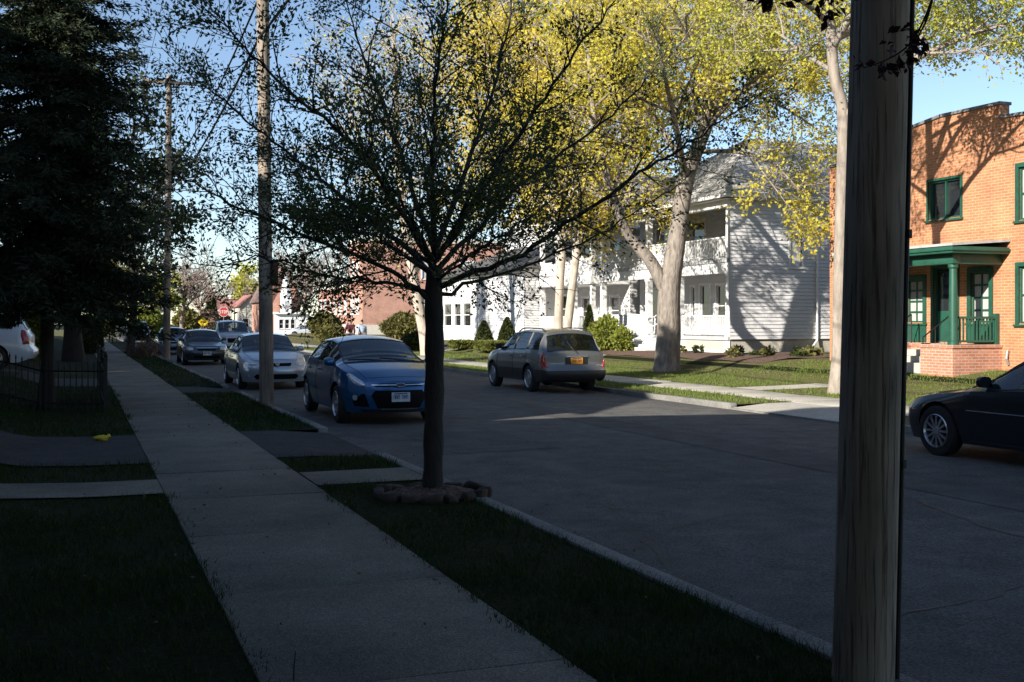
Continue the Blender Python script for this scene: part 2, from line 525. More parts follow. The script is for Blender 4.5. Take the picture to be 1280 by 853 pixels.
def slabs(name, m, x0, x1, y0, y1, step=1.52, seed=1, z=0.0):
    rg = random.Random(seed); mb = MB(); y = y0
    while y < y1 - .05:
        L = min(step, y1 - y)
        dz = rg.uniform(-.004, .004); tl = rg.uniform(-.005, .005); tx = rg.uniform(-.004, .004)
        V = []
        for (xx, yy, k) in ((x0, y+.003, -1), (x1, y+.003, -1), (x1, y+L-.003, 1), (x0, y+L-.003, 1)):
            V.append((xx, yy, z + .012 + dz + tl*k + (tx if xx == x1 else -tx)))
        V2 = [(a, b, c-.15) for a, b, c in V]
        mb.add(V2 + V, [(0,3,2,1),(4,5,6,7),(0,1,5,4),(1,2,6,5),(2,3,7,6),(3,0,4,7)])
        y += L
    return struct(mb.build(name, m, bevel=.008))
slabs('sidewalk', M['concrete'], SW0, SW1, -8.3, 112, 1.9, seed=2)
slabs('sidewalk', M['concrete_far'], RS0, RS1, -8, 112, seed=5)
# lead walks and driveways
def walk(name, m, x0, x1, y0, y1, dz=.014, n=40, ext=0):
    return sheet(name, m, x0, x1, y0, y1, dz, n, 2)
walk('garden_path', M['concrete'], -9, SW0-.01, 11.15, 12.15, .014)
walk('garden_path', M['concrete'], SW1+.01, KL-.16, 11.15, 12.15, .014, 2)
def drive(xa, xb, y0, y1, kx):
    """asphalt driveway that drops to the gutter at kx"""
    def zf(x, y):
        if kx is None: return gz(x)
        d = abs(x - kx)
        return min(0.0, RZ + .03 + d*.085)
    return sheet('driveway', M['drive'], xa, xb, y0, y1, .012, 48, 3, zf=zf)
drive(-12, SW0-.01, 13.6, 17.0, None)
drive(SW1+.01, KL-.0, 13.6, 17.0, KL)
drive(SW1+.01, KL-.0, 26.65, 29.15, KL)
drive(-12, SW0-.01, 30.2, 34.2, None)
walk('garden_path', M['concrete_far'], RS1+.01, 19.2, 22.7, 23.9, .014, 10)
walk('garden_path', M['concrete_far'], RS1+.01, 20.6, 39.6, 40.8, .014, 10)
def drive_right(y0, y1):
    def zf(x, y): return min(0.0, RZ + .03 + (x - KR)*.085)
    sheet('driveway', M['concrete_far'], KR-.0, RS0-.01, y0, y1, .008, 6, 3, zf=zf)
drive_right(15.65, 19.15)
drive_right(56.05, 58.95)
walk('driveway', M['concrete_far'], RS1+.01, 24, 56.0, 58.9, .013, 8)
# mulch bed in front of the white house
sheet('mulch_bed', M['mulch'], 19.5, 24.0, 29.4, 34.6, .03, 12, 8, zf=lambda x, y: gz(x) + .02*math.sin(x*3+y*2))
sheet('mulch_bed', M['mulch'], 19.3, 21.7, 34.6, 52.0, .03, 10, 12, zf=lambda x, y: gz(x) + .02*math.sin(x*3+y*2))

# tar-filled cracks in the road
def crack(pts, wdt):
    rg = random.Random(len(pts)*7 + int(pts[0][0]))
    P = []
    for i in range(len(pts)-1):
        a = np.array(pts[i]); b = np.array(pts[i+1]); n = max(3, int(np.linalg.norm(b-a)/.12))
        for k in range(n):
            q = a + (b-a)*k/n
            P.append(q + np.array([rg.uniform(-.035, .035), rg.uniform(-.035, .035)]))
    P.append(np.array(pts[-1]))
    V = []; F = []
    for i, q in enumerate(P):
        d = P[min(i+1, len(P)-1)] - P[max(i-1, 0)]; d = d/ (np.linalg.norm(d)+1e-9)
        nn = np.array([-d[1], d[0]]); ww = wdt * rg.uniform(.35, 1.0)
        for s in (-1, 1):
            x, y = q + nn*ww*s
            V.append((x, y, road_z(x) + .004))
    for i in range(len(P)-1):
        F.append((2*i, 2*i+1, 2*i+3, 2*i+2))
    return struct(MB().add(V, F).build('road_crack', M['tar']))
def rp(px, py):
    p = at(px, py, RZ + .03); return (p.x, p.y)
crack([rp(1150, 628), rp(1195, 648), rp(1240, 662), rp(1300, 680)], .022)
crack([rp(1120, 768), rp(1180, 757), rp(1230, 748), rp(1300, 728)], .018)
crack([rp(650, 610), rp(760, 596), rp(880, 590)], .009)
crack([rp(760, 700), rp(840, 660), rp(930, 640), rp(1040, 632)], .009)
crack([rp(690, 540), rp(720, 580), rp(770, 640), rp(850, 720)], .009)

# shallow resurfaced patches in the road
def patch_sheet(x0, x1, y0, y1): sheet('road_patch', M['drive2'], x0, x1, y0, y1, .004, 6, 4, zf=road_z)
patch_sheet(4.6, 6.1, 13.9, 16.6)
patch_sheet(7.9, 8.7, 5.0, 30.0)
# ------------------------------------------------------------------ vegetation
def unit(v):
    return v / (np.linalg.norm(v) + 1e-9)

def grow(rg, p, d, L, r, lvl, P, out, tips):
    """recursive branch: appends (pts, radii, lvl) to out and twig points to tips"""
    n = max(3, int(L / P['seg'][lvl]))
    pts = [p.copy()]; d = unit(d)
    for i in range(n):
        d = unit(d + rg.normal(0, P['wob'][lvl], 3) + np.array([0, 0, P['trop'][lvl]]))
        p = p + d * (L / n)
        pts.append(p)
    r1 = P['rmin']
    rad = [max(r1, r + (r*P.get('tip', .25) - r) * i / n) for i in range(n+1)]
    out.append((pts, rad, lvl))
    spawn(rg, pts, rad, L, lvl, P, out, tips)

def spawn(rg, pts, rad, L, lvl, P, out, tips):
    n = len(pts) - 1
    last = lvl >= P['max']
    if last or lvl >= P.get('leaf_from', 99):
        for i in range(1 if last else max(1, n//2), n+1):
            tips.append((pts[i], unit(pts[i] - pts[i-1]), lvl))
    if last: return
    nc = P['n'][lvl]
    if isinstance(nc, float): nc = max(2, int(nc * L))
    az = rg.uniform(0, 6.28)
    for k in range(nc):
        t = P['t0'][lvl] + (1 - P['t0'][lvl]) * (k + rg.uniform(.1, .9)) / nc
        f = t * n; i = min(int(f), n-1)
        q = pts[i] + (pts[i+1] - pts[i]) * (f - i)
        ax = unit(pts[i+1] - pts[i])
        az += 2.4 + rg.normal(0, .4)
        a = unit(np.cross(ax, [0.3, .2, 1.0] if abs(ax[2]) < .9 else [1.0, 0, 0])); b = np.cross(ax, a)
        ang = P['ang'][lvl] * rg.uniform(.75, 1.25)
        dd = ax*math.cos(ang) + (a*math.cos(az) + b*math.sin(az))*math.sin(ang)
        LL = P['len'][lvl] * rg.uniform(.6, 1.25) * (1 - P.get('short', .45)*t)
        rr = max(P['rmin'], min(rad[i]*.65, P['r'][lvl]))
        grow(rg, q, dd, LL, rr, lvl+1, P, out, tips)

def smooth_path(pts, n):
    pts = [np.array(p, float) for p in pts]
    P = [2*pts[0]-pts[1]] + pts + [2*pts[-1]-pts[-2]]
    out = []
    for i in range(1, len(P)-2):
        for k in range(n):
            t = k/n
            out.append(.5*((2*P[i]) + (P[i+1]-P[i-1])*t + (2*P[i-1]-5*P[i]+4*P[i+1]-P[i+2])*t*t + (3*P[i]-P[i-1]-3*P[i+1]+P[i+2])*t**3))
    out.append(P[-2])
    return out

def branch_mesh(name, branches, m, root, sides=(9, 7, 5, 4, 3)):
    mb = MB(off=root.location)
    for pts, rad, lvl in branches:
        mb.tube(pts, rad, sides[min(lvl, len(sides)-1)], cap=False)
    return mb.build(name, m, root, smooth=True, angle=80)

def leaves_mesh(name, rg, C, D, size, m, root, aspect=.5, spread=.5, fold=.25, droop=0.0, off=None):
    """one folded leaf (two triangles) per row of C; D = direction the leaf points along"""
    N = len(C)
    C = np.asarray(C, float); D = np.asarray(D, float) + rg.normal(0, spread, (N, 3)); D[:, 2] -= droop
    D /= np.linalg.norm(D, axis=1, keepdims=True) + 1e-9
    U = rg.normal(0, 1, (N, 3)); U -= D*np.sum(U*D, axis=1, keepdims=True); U /= np.linalg.norm(U, axis=1, keepdims=True) + 1e-9
    W = np.cross(D, U)
    s = (size * rg.uniform(.6, 1.35, N))[:, None]
    a = C; b = C + D*s*.45 + U*s*aspect*.5 + W*s*fold*.5; c = C + D*s; d = C + D*s*.45 - U*s*aspect*.5 + W*s*fold*.5
    V = np.stack([a, b, c, d], axis=1).reshape(-1, 3)
    i = np.arange(N)*4
    F = np.concatenate([np.stack([i, i+1, i+2], 1), np.stack([i, i+2, i+3], 1)])
    return np_mesh(name, V, F, m, root, off if off is not None else (root.location if root is not None else None))

def repeat_tips(rg, tips, k, jit):
    C = np.array([t[0] for t in tips]); D = np.array([t[1] for t in tips])
    C = np.repeat(C, k, axis=0); D = np.repeat(D, k, axis=0)
    return C + rg.normal(0, jit, C.shape), D

def clump(rg, tips, sc, amount):
    """thin the twig tips unevenly, so leaves gather in clumps with gaps between"""
    ph = rg.uniform(0, 6.28, 6); out = []
    for t in tips:
        x, y, z = t[0]*sc
        v = math.sin(x*1.0+ph[0]+1.2*math.sin(z*.7+ph[3]))*math.sin(y*1.1+ph[1]+1.1*math.sin(x*.8+ph[4]))+.8*math.sin(z*1.3+ph[2]+math.sin(y*.9+ph[5]))
        if rg.random() < amount*(1 + .9*v): out.append(t)
    return out

# ---- the small dark tree in the near grass strip
rg = np.random.default_rng(11)
TZ = 10.6
tb = at(540, 620, 0.0)
fore = thing('crab_apple_tree', (tb.x, tb.y, 0), 'small spreading street tree with dark bark and sparse tiny leaves inside a ring of stones', 'tree')
def tp(px, py, dz=0.0):
    return np.array(pz(px, py, TZ + dz))
PF = dict(seg=[.2, .14, .10, .07], wob=[.05, .10, .15, .18], trop=[.02, .045, .05, .03], n=[0, 9.6, 7.2, 0], t0=[.2, .16, .18],
          ang=[.7, .72, .75], len=[1.3, .78, .36], r=[.03, .010, .0045], rmin=.0024, max=3, short=.35, tip=.25, leaf_from=2)
trunk = [tp(540, 628), tp(541, 600), tp(542, 540), tp(543, 470), tp(543, 410), tp(542, 370), tp(543, 335)]
br = [(smooth_path(trunk, 4), list(np.interp(np.linspace(0, 1, 25), [0, .06, .2, .8, 1], [.150, .108, .094, .088, .074])*(1 + .05*np.sin(np.arange(25)*1.9) + .03*np.sin(np.arange(25)*4.7))), 0)]
tips = []
limbs = [
 ([(542,378,0),(480,333,-.3),(400,302,-.6),(325,272,-.8),(250,235,-.9),(192,205,-1.0)], .050),
 ([(541,366,0),(470,352,.2),(400,344,.4),(330,322,.5),(262,332,.6),(212,312,.6)], .040),
 ([(542,345,0),(460,270,.5),(390,215,.8),(320,160,1.0),(260,110,1.1),(200,60,1.2)], .052),
 ([(543,335,0),(480,230,-.5),(430,170,-.8),(345,100,-1.0),(290,40,-1.1),(250,-10,-1.2)], .055),
 ([(543,320,0),(505,200,.4),(470,110,.7),(440,30,.9),(420,-50,1.0)], .055),
 ([(544,320,0),(540,190,-.4),(545,90,-.7),(560,0,-.9),(560,-60,-1)], .055),
 ([(545,318,0),(590,190,.6),(620,100,1.0),(640,0,1.2),(645,-60,1.3)], .055),
 ([(545,330,0),(620,210,-.3),(680,120,-.5),(740,40,-.6),(800,-40,-.7)], .058),
 ([(545,342,0),(630,250,.5),(720,180,.8),(800,110,.9),(835,60,1.0)], .050),
 ([(545,360,0),(640,322,-.3),(720,272,-.5),(800,215,-.6),(860,180,-.6),(920,140,-.6),(972,102,-.6)], .055),
 ([(545,372,0),(600,350,.2),(690,320,.5),(760,285,.6),(830,243,.6),(868,216,.6)], .038),
 ([(541,376,0),(505,360,-.1),(460,356,-.2),(415,364,-.3)], .020),
 ([(544,335,0),(440,262,1.2),(360,225,1.9)], .040),
 ([(544,330,0),(600,235,1.3),(660,165,2.1)], .042),
 ([(543,325,0),(495,245,-1.2),(450,180,-1.9)], .042),
 ([(545,325,0),(590,245,-1.2),(640,170,-2.0)], .042),
 ([(544,320,0),(530,200,1.4),(520,110,2.0)], .040),
 ([(543,345,0),(470,300,1.1),(390,282,1.7)], .032),
 ([(545,345,0),(620,300,1.2),(700,240,1.7)], .034),
 ([(543,345,0),(480,300,-1.0),(430,268,-1.6)], .032),
 ([(545,350,0),(610,305,-1.0),(670,268,-1.6)], .032),
]
for lp, r0 in limbs:
    P = [tp(*q) for q in lp]
    sp = smooth_path(P, 6)
    sp = [q + rg.normal(0, .012, 3) for q in sp]
    rad = [max(.0045, .58*r0*(1 - .90*(i/(len(sp)-1))**.7)) for i in range(len(sp))]
    br.append((sp, rad, 1))
    Ln = sum(np.linalg.norm(sp[i+1]-sp[i]) for i in range(len(sp)-1))
    spawn(rg, sp, rad, Ln, 1, PF if lp[-1][0] < 800 else dict(PF, n=[0, 6.5, 6.0, 0], len=[1.3, .6, .32]), br, tips)
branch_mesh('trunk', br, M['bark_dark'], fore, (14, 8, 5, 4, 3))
tips = clump(rg, tips, 6.0, .8)
C, D = repeat_tips(rg, tips, 9, .046)
leaves_mesh('crown', rg, C, D, .042, M['leaf_fore'], fore, .5, .7)
print('fore tips', len(tips), 'branches', len(br))

# stone ring and mulch round its foot
for k in range(16):
    t = 2*PI*k/16 + .1
    rx, ry = .50, .44
    s = rg.uniform(.65, 1.35)
    mb = MB()
    bm = bmesh.new(); bmesh.ops.create_icosphere(bm, subdivisions=2, radius=1)
    for v in bm.verts:
        q = Vector(v.co); f = 1 + .22*math.sin(q.x*3.1 + k*2.3) + .12*math.sin(q.y*4.3 + 2*k) + .1*math.sin(q.z*5 + k*1.7)
        sq = lambda c: math.copysign(abs(c)**.5, c)
        v.co = (sq(q.x)*.078*s*f, sq(q.y)*.055*f, sq(q.z)*.05*f)
    me = bpy.data.meshes.new('edging_stone'); bm.to_mesh(me); bm.free()
    me.materials.append(M['stone']); me.polygons.foreach_set('use_smooth', [True]*len(me.polygons))
    o = bpy.data.objects.new('edging_stone', me); COL.objects.link(o)
    o.location = (tb.x + rx*math.cos(t), tb.y + ry*math.sin(t), .022 + rg.uniform(-.01, .015)); o.rotation_euler = (rg.uniform(-.15, .15), rg.uniform(-.15, .15), t + PI/2 + rg.uniform(-.2, .2))
    tag(o, 'brown rough edging stone in the ring round the small dark street tree', 'stone', 'edging stones round the street tree')
V = []; F = []
for i in range(7):
    for k in range(24):
        t = 2*PI*k/24; r = .46*i/6
        V.append((tb.x + r*math.cos(t), tb.y + .92*r*math.sin(t), .02 + .07*(1-(i/6)**2) + .012*math.sin(k*2.1+i*1.7)))
for i in range(6):
    for k in range(24):
        F.append((i*24+k, i*24+(k+1) % 24, (i+1)*24+(k+1) % 24, (i+1)*24+k))
struct(MB().add(V, F).build('mulch_bed', M['mulch'], smooth=True))

# ---- broadleaf trees with explicit limbs
def limb_tree(name, base, label, limbs, PP, bark, leaf, seed, per=10, jit=.14, size=.085, tz=None, group=None, trunk_smooth=6, cat='tree', leafmul=1.0, aspect=.75):
    rg = np.random.default_rng(seed)
    root = thing(name, base, label, cat, group)
    br = []; tips = []
    for pts, r0, r1, bare in limbs:
        sp = smooth_path(pts, trunk_smooth)
        n = len(sp)-1
        rad = [max(r1, r0 + (r1-r0)*(i/n)) for i in range(n+1)]
        if bare > .9:   # flare at the foot
            rad = [r*(1 + .45*max(0, 1-i/(n*.22))**2) for i, r in enumerate(rad)]
        br.append((sp, rad, 0))
        if bare < 1:
            k = int(bare*n)
            s2 = sp[k:]; rad2 = rad[k:]
            Ln = sum(np.linalg.norm(s2[i+1]-s2[i]) for i in range(len(s2)-1))
            spawn(rg, s2, rad2, Ln, 0, PP, br, tips)
    branch_mesh('trunk', br, bark, root, (12, 6, 4, 3, 3))
    if leaf is not None:
        tips = clump(rg, tips, 2.2, leafmul)
        C, D = repeat_tips(rg, tips, per, jit)
        leaves_mesh('crown', rg, C, D, size, leaf, root, aspect, .9, .3)
    print(name, 'tips', len(tips), 'br', len(br))
    return root

PM = dict(seg=[.5, .4, .28, .2], wob=[.05, .09, .13, .15], trop=[.01, .02, .0, -.02], n=[2.1, 6, 5, 0], t0=[.12, .2, .2],
          ang=[.85, .8, .8], len=[2.9, 1.5, .75], r=[.07, .03, .012], rmin=.008, max=3, short=.35, tip=.3)
Z1 = 35.9
m1b = on_x(834, 17.6, .06)
def q1(px, py, dz=0.0): return np.array(pz(px, py, Z1 + dz))
limb_tree('maple_tree', (m1b.x, m1b.y, .06), 'big maple with a thick forked trunk and yellow green crown before the white porch house', [
  ([q1(833,472), q1(834,450), q1(836,415), q1(836,380), q1(838,345)], .43, .34, 1),
  ([q1(838,352), q1(846,300), q1(858,225), q1(880,165), q1(902,110), q1(925,50,.5), q1(938,-20,1)], .33, .10, .40),
  ([q1(832,362), q1(812,325), q1(790,300), q1(775,270,-.3), q1(758,215,-.6), q1(742,140,-1), q1(735,60,-1.2)], .23, .05, .42),
  ([q1(884,158), q1(930,110,-1.5), q1(985,70,-2.5), q1(1040,40,-3)], .10, .03, .15),
  ([q1(862,215), q1(820,150,1), q1(780,80,1.8), q1(750,10,2.4)], .12, .03, .2),
  ([q1(872,190), q1(920,190,-1), q1(965,205,-1.6), q1(1000,238,-2)], .08, .02, .2),
  ([q1(900,110), q1(860,50,-1), q1(830,-10,-2), q1(810,-60,-2.6)], .11, .03, .15),
  ([q1(868,200), q1(880,140,2.0), q1(900,70,3.8), q1(915,0,4.6)], .11, .03, .25),
  ([q1(858,225), q1(845,160,-2.0), q1(830,90,-3.6), q1(820,30,-4.4)], .11, .03, .25),
  ([q1(930,40), q1(970,10,.5), q1(1010,-40,.8)], .09, .03, .1),
  ([q1(775,262), q1(740,240,.8), q1(700,215,1.2), q1(672,200,1.5)], .07, .02, .25),
  ([q1(900,112), q1(945,120,1.5), q1(990,140,2.6), q1(1025,165,3.2)], .07, .02, .2),
 ], PM, M['bark_maple'], M['leaf_maple'], 21, per=13, jit=.16, size=.105, leafmul=.42)

Z2 = 25.3
m2b = at(1047, 488, .09)
def q2(px, py, dz=0.0): return np.array(pz(px, py, Z2 + dz))
PM2 = dict(PM, len=[1.9, 1.0, .5], r=[.06, .026, .010], rmin=.006)
limb_tree('maple_tree', (m2b.x, m2b.y, .09), 'slim maple with one pale thin trunk and lime spring leaves before the orange brick house', [
  ([q2(1047,494), q2(1049,440), q2(1050,350), q2(1052,250), q2(1054,145), q2(1043,95), q2(1038,30), q2(1034,-40)], .165, .11, 1),
  ([q2(1036,-10), q2(1045,-60), q2(1060,-120), q2(1070,-180)], .10, .03, .1),
  ([q2(1054,148), q2(1110,95,-.5), q2(1160,66,-.9), q2(1215,44,-1.2), q2(1285,22,-1.5)], .095, .02, .2),
  ([q2(1040,50), q2(1120,10,.6), q2(1190,-10,1.2), q2(1260,-20,1.6)], .11, .03, .2),
  ([q2(1038,30), q2(1000,0,-.6), q2(950,-25,-1.2), q2(900,-60,-1.6)], .07, .02, .2),
  ([q2(1042,90), q2(1010,70,1), q2(970,40,1.8), q2(930,20,2.4)], .055, .02, .2),
  ([q2(1036,0), q2(1080,-40,-1.2), q2(1140,-70,-2.2), q2(1200,-90,-3)], .07, .02, .15),
  ([q2(1036,-30), q2(1100,-90,1), q2(1180,-130,2)], .09, .03, .15),
  ([q2(1036,-20), q2(1075,-110,.5), q2(1120,-190,1)], .09, .03, .15),
  ([q2(1040,60), q2(1085,-10,-.8), q2(1150,-60,-1.4), q2(1230,-90,-2)], .09, .03, .15),
 ], PM2, M['bark_tan'], M['leaf_maple2'], 22, per=12, jit=.14, size=.078, leafmul=.6)

Z3 = 45.8
m3b = at(697, 421, .3)
def q3(px, py, dz=0.0): return np.array(pz(px, py + 4, Z3 + dz))
PM3 = dict(PM, n=[2.0, 6, 5, 0], len=[3.3, 1.7, .85], rmin=.01)
limb_tree('maple_tree', (m3b.x, m3b.y, .3), 'tall golden leaved tree with twin pale stems rising behind the parked wagon', [
  ([q3(697,445), q3(698,400), q3(700,350), q3(704,290), q3(702,220), q3(690,140), q3(680,60)], .20, .10, .35),
  ([q3(704,440), q3(710,400), q3(716,350), q3(724,290), q3(735,215), q3(748,140), q3(755,60)], .20, .09, .35),
  ([q3(702,235), q3(665,180,-1), q3(630,120,-2), q3(605,50,-2.5)], .10, .03, .15),
  ([q3(735,215), q3(780,165,1), q3(815,110,1.8), q3(835,40,2)], .10, .03, .15),
  ([q3(700,250), q3(720,170,-2.5), q3(730,90,-4), q3(735,10,-4.5)], .11, .03, .2),
  ([q3(700,240), q3(660,200,2.5), q3(640,130,4), q3(630,40,4.6)], .10, .03, .2),
  ([q3(704,270), q3(670,240,1), q3(640,220,1.5), q3(610,210,2)], .07, .02, .2),
  ([q3(726,280), q3(760,250,-1), q3(790,235,-1.6)], .06, .02, .2),
  ([q3(684,90), q3(650,30,1), q3(625,-40,1.6)], .08, .03, .1),
  ([q3(754,70), q3(770,0,.5), q3(780,-60,1)], .08, .03, .1),
 ], PM3, M['bark_pale'], M['leaf_gold'], 23, per=12, jit=.24, size=.125, leafmul=.5)

Z4 = 54.0
m4b = at(533, 446, .03)
def q4(px, py, dz=0.0): return np.array(pz(px, py, Z4 + dz))
PMb = dict(PM, n=[2.2, 6, 5, 0], len=[3.2, 1.7, .9], r=[.06, .03, .014], rmin=.012)
limb_tree('street_tree', (m4b.x, m4b.y, .03), 'pale leaning trunk of a thinly leaved tree behind the blue hatchback', [
  ([q4(534,449), q4(531,420), q4(525,390), q4(516,340), q4(505,280), q4(498,200), q4(495,120), q4(492,40)], .33, .10, .38),
  ([q4(518,345), q4(540,290,1), q4(560,220,1.6), q4(575,140,2), q4(580,60,2.2)], .14, .04, .25),
  ([q4(505,280), q4(470,220,-1), q4(440,150,-1.8), q4(425,80,-2)], .13, .03, .2),
  ([q4(498,200), q4(530,130,-2), q4(545,50,-3)], .10, .03, .15),
 ], PMb, M['bark_pale'], M['leaf_maple2'], 24, per=2, jit=.16, size=.12, leafmul=.35)

# ---- two unseen trees added on the near lawn to cut sky light over the foreground
PY = dict(PM, n=[2.2, 6, 5, 0], len=[2.6, 1.4, .75])
for (tx, ty, sd, lb) in ((-3.9, 1.6, 25, 'broad leafy tree on the left lawn beside the near sidewalk'), (-3.4, -6.6, 26, 'broad leafy tree on the left lawn behind the camera')):
    rgt = np.random.default_rng(sd); g0 = gz(tx); lm = [([np.array([tx, ty, g0-.05]), np.array([tx, ty, 1.4]), np.array([tx+.05, ty, 2.8]), np.array([tx, ty+.1, 4.6]), np.array([tx, ty, 6.6])], .24, .06, .55)]
    for k in range(9):
        a = 2*PI*k/9 + rgt.uniform(-.2, .2); L = rgt.uniform(3.2, 4.4); z0 = rgt.uniform(2.6, 3.8); d = np.array([math.cos(a), math.sin(a), 0])
        lm.append(([np.array([tx, ty, z0]), np.array([tx, ty, z0+.9]) + d*L*.35, np.array([tx, ty, z0+1.9]) + d*L*.7, np.array([tx, ty, z0+2.5]) + d*L], .12, .03, .2))
    limb_tree('sky_blocking_tree', (tx, ty, g0), lb, lm, PY, M['bark_maple'], M['yew'], sd, per=9, jit=.16, size=.18, leafmul=1)

# ---- spruces
def spruce(base, H, rmax, z_low, label, seed, nwh=34, dens=1.0, trunk_r=.15, name='spruce_tree', ex=.75):
    rg = np.random.default_rng(seed)
    root = thing(name, base, label, 'tree', 'conifers along the left lawns')
    base = np.array(base, float)
    mb = MB(off=base)
    mb.tube([base + np.array([rg.normal(0, .02), rg.normal(0, .02), h]) for h in np.linspace(-.05, H, 14)],
            list(np.interp(np.linspace(0, 1, 14), [0, .05, 1], [trunk_r*1.35, trunk_r, .02])), 10)
    C = []; D = []
    for wi in range(nwh):
        f = (wi + .5)/nwh
        h = z_low + (H - z_low)*f**1.15
        rl = rmax * (1 - f)**ex * (1.0 if f > .06 else .85)
        nb = rg.integers(8, 12)
        a0 = rg.uniform(0, 6.28)
        for b in range(nb):
            az = a0 + 2*PI*b/nb + rg.normal(0, .15)
            L = rl * rg.uniform(.72, 1.1)
            d = np.array([math.cos(az), math.sin(az), .12 - .25*(1-f)])
            p = base + np.array([0, 0, h + rg.normal(0, .12)]); pts = [p]; n = max(4, int(L/.22))
            for i in range(n):
                t = i/n
                d = unit(d + np.array([0, 0, -.10 if t < .5 else .13]) + rg.normal(0, .05, 3))
                p = p + d*L/n; pts.append(p)
            mb.tube(pts, list(np.linspace(.028, .006, len(pts))), 3, cap=False)
            side = np.array([-math.sin(az), math.cos(az), 0])
            for i in range(1, n+1):
                t = i/n
                for s in (-1, 1):
                    for rep in range(2):
                        l2 = (.18 + .55*(1-t)*min(1, t*3)) * min(1.0, rl/1.6) * rg.uniform(.6, 1.2)
                        dd = unit(d*.75 + side*s*.8 + np.array([0, 0, -.25]) + rg.normal(0, .15, 3))
                        m = max(2, int(l2/.10*dens))
                        for k in range(m):
                            C.append(pts[i] - (pts[i]-pts[i-1])*rg.uniform(0, 1) + dd*l2*(k+.3)/m); D.append(dd)
                C.append(pts[i]); D.append(d)
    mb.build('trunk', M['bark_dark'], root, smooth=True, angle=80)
    C = np.array(C); D = np.array(D)
    k = 4
    C = np.repeat(C, k, 0) + rg.normal(0, .04, (len(C)*k, 3)); D = np.repeat(D, k, 0)
    leaves_mesh('crown', rg, C, D, .135, M['needle'], root, .24, .42, .2, .12)
    print(name, len(C))
    return root
sb = at(58, 513, 0)
spruce((sb.x, sb.y, 0), 10.2, 2.7, 2.2, 'tall dark spruce with drooping boughs over the black iron fence', 31, 32, trunk_r=.13, ex=.38)
s2 = at(91, 452, 0)
spruce((s2.x, s2.y, 0), 15.5, 4.2, 3.2, 'broad dark conifer with a very thick trunk behind the fenced spruce', 32, 30, .7, .36)
s3 = at(-85, 470, .1)
spruce((s3.x, s3.y, .15), 15, 3.6, 3.0, 'dark conifer whose boughs fill the upper left corner beside the fenced spruce', 33, 30, .7, .22)

# ---- shrubs, hedges
def shrub(name, c, r, label, m, seed, n=2500, size=.07, shape='ball', cat='shrub', group=None, core=.86, droop=-.2):
    """leafy shrub: dense leaves through an irregular volume round an inner mass of the same leaves"""
    rg = np.random.default_rng(seed)
    ph = rg.uniform(0, 6.28, 6)
    def bumpf(U):
        return 1 + .10*np.sin(U[:,0]*4 + ph[0]) * np.sin(U[:,1]*5 + ph[1]) + .08*np.sin(U[:,2]*6 + ph[2] + U[:,0]*3)
    if shape == 'box':
        P = rg.uniform(-1, 1, (n, 3)); ax = rg.integers(0, 3, n); sg = rg.choice([-1, 1], n)
        P[np.arange(n), ax] = sg * rg.uniform(.90, 1.03, n)
        P[:, 2] = np.where((ax == 2), np.abs(P[:, 2]), P[:, 2])
        N = np.zeros((n, 3)); N[np.arange(n), ax] = sg; N[:, 2] += .3
        P = P * (1 + .05*np.sin(P[:, [1, 2, 0]]*7 + ph[:3]))
    else:
        U = rg.normal(0, 1, (n, 3)); U /= np.linalg.norm(U, axis=1, keepdims=True)
        rr = rg.uniform(.80, 1.04, n)[:, None]
        P = U * rr * bumpf(U)[:, None]; N = U.copy()
        if shape == 'cone':
            h = rg.uniform(0, 1, n)**.8; wv = (1-h)**.75 * (1 - .25*np.clip(.15-h, 0, 1)/.15)
            t = rg.uniform(0, 6.28, n); k = rg.uniform(.85, 1.05, n)*wv
            P = np.stack([np.cos(t)*k, np.sin(t)*k, h*2-1], 1); N = np.stack([np.cos(t), np.sin(t), np.full(n, .6)], 1)
        elif shape == 'loose':
            P = U * rg.uniform(.2, 1.05, n)[:, None]**.6 * bumpf(U)[:, None]
    c = np.array(c, float); r = np.array(r, float)
    C = c + P*r
    i = np.arange(n)*4
    D = N + rg.normal(0, .55, (n, 3)); D[:, 2] -= droop; D /= np.linalg.norm(D, axis=1, keepdims=True)
    Uv = rg.normal(0, 1, (n, 3)); Uv -= D*np.sum(Uv*D, axis=1, keepdims=True); Uv /= np.linalg.norm(Uv, axis=1, keepdims=True)
    s = (size*rg.uniform(.6, 1.4, n))[:, None]
    V = np.stack([C - D*s*.2, C + D*s*.4 + Uv*s*.35, C + D*s, C + D*s*.4 - Uv*s*.35], 1).reshape(-1, 3)
    F = [tuple(int(a) for a in q) for q in np.stack([i, i+1, i+2, i+3], 1)]
    root = (c[0], c[1], c[2]-r[2])
    mb = MB(off=root); mb.add(V, F)
    if core:
        if shape == 'box':
            k = r*core; mb.box(c[0]-k[0], c[0]+k[0], c[1]-k[1], c[1]+k[1], c[2]-r[2], c[2]+k[2])
        elif shape == 'cone':
            mb.lathe([(r[0]*.75*core, c[2]-r[2]), (r[0]*.9*core, c[2]-r[2]*.7), (r[0]*.62*core, c[2]), (r[0]*.25, c[2]+r[2]*.7), (.01, c[2]+r[2]*.9)], (c[0], c[1], 0), 'z', 14)
        elif shape == 'ball':
            mb.lathe([(r[0]*core*math.sin(a), c[2] - r[2]*core*math.cos(a)) for a in np.linspace(.05, PI-.05, 9)], (c[0], c[1], 0), 'z', 16)
    o = mb.build(name, m)
    o.location = root
    return tag(o, label, cat, group)

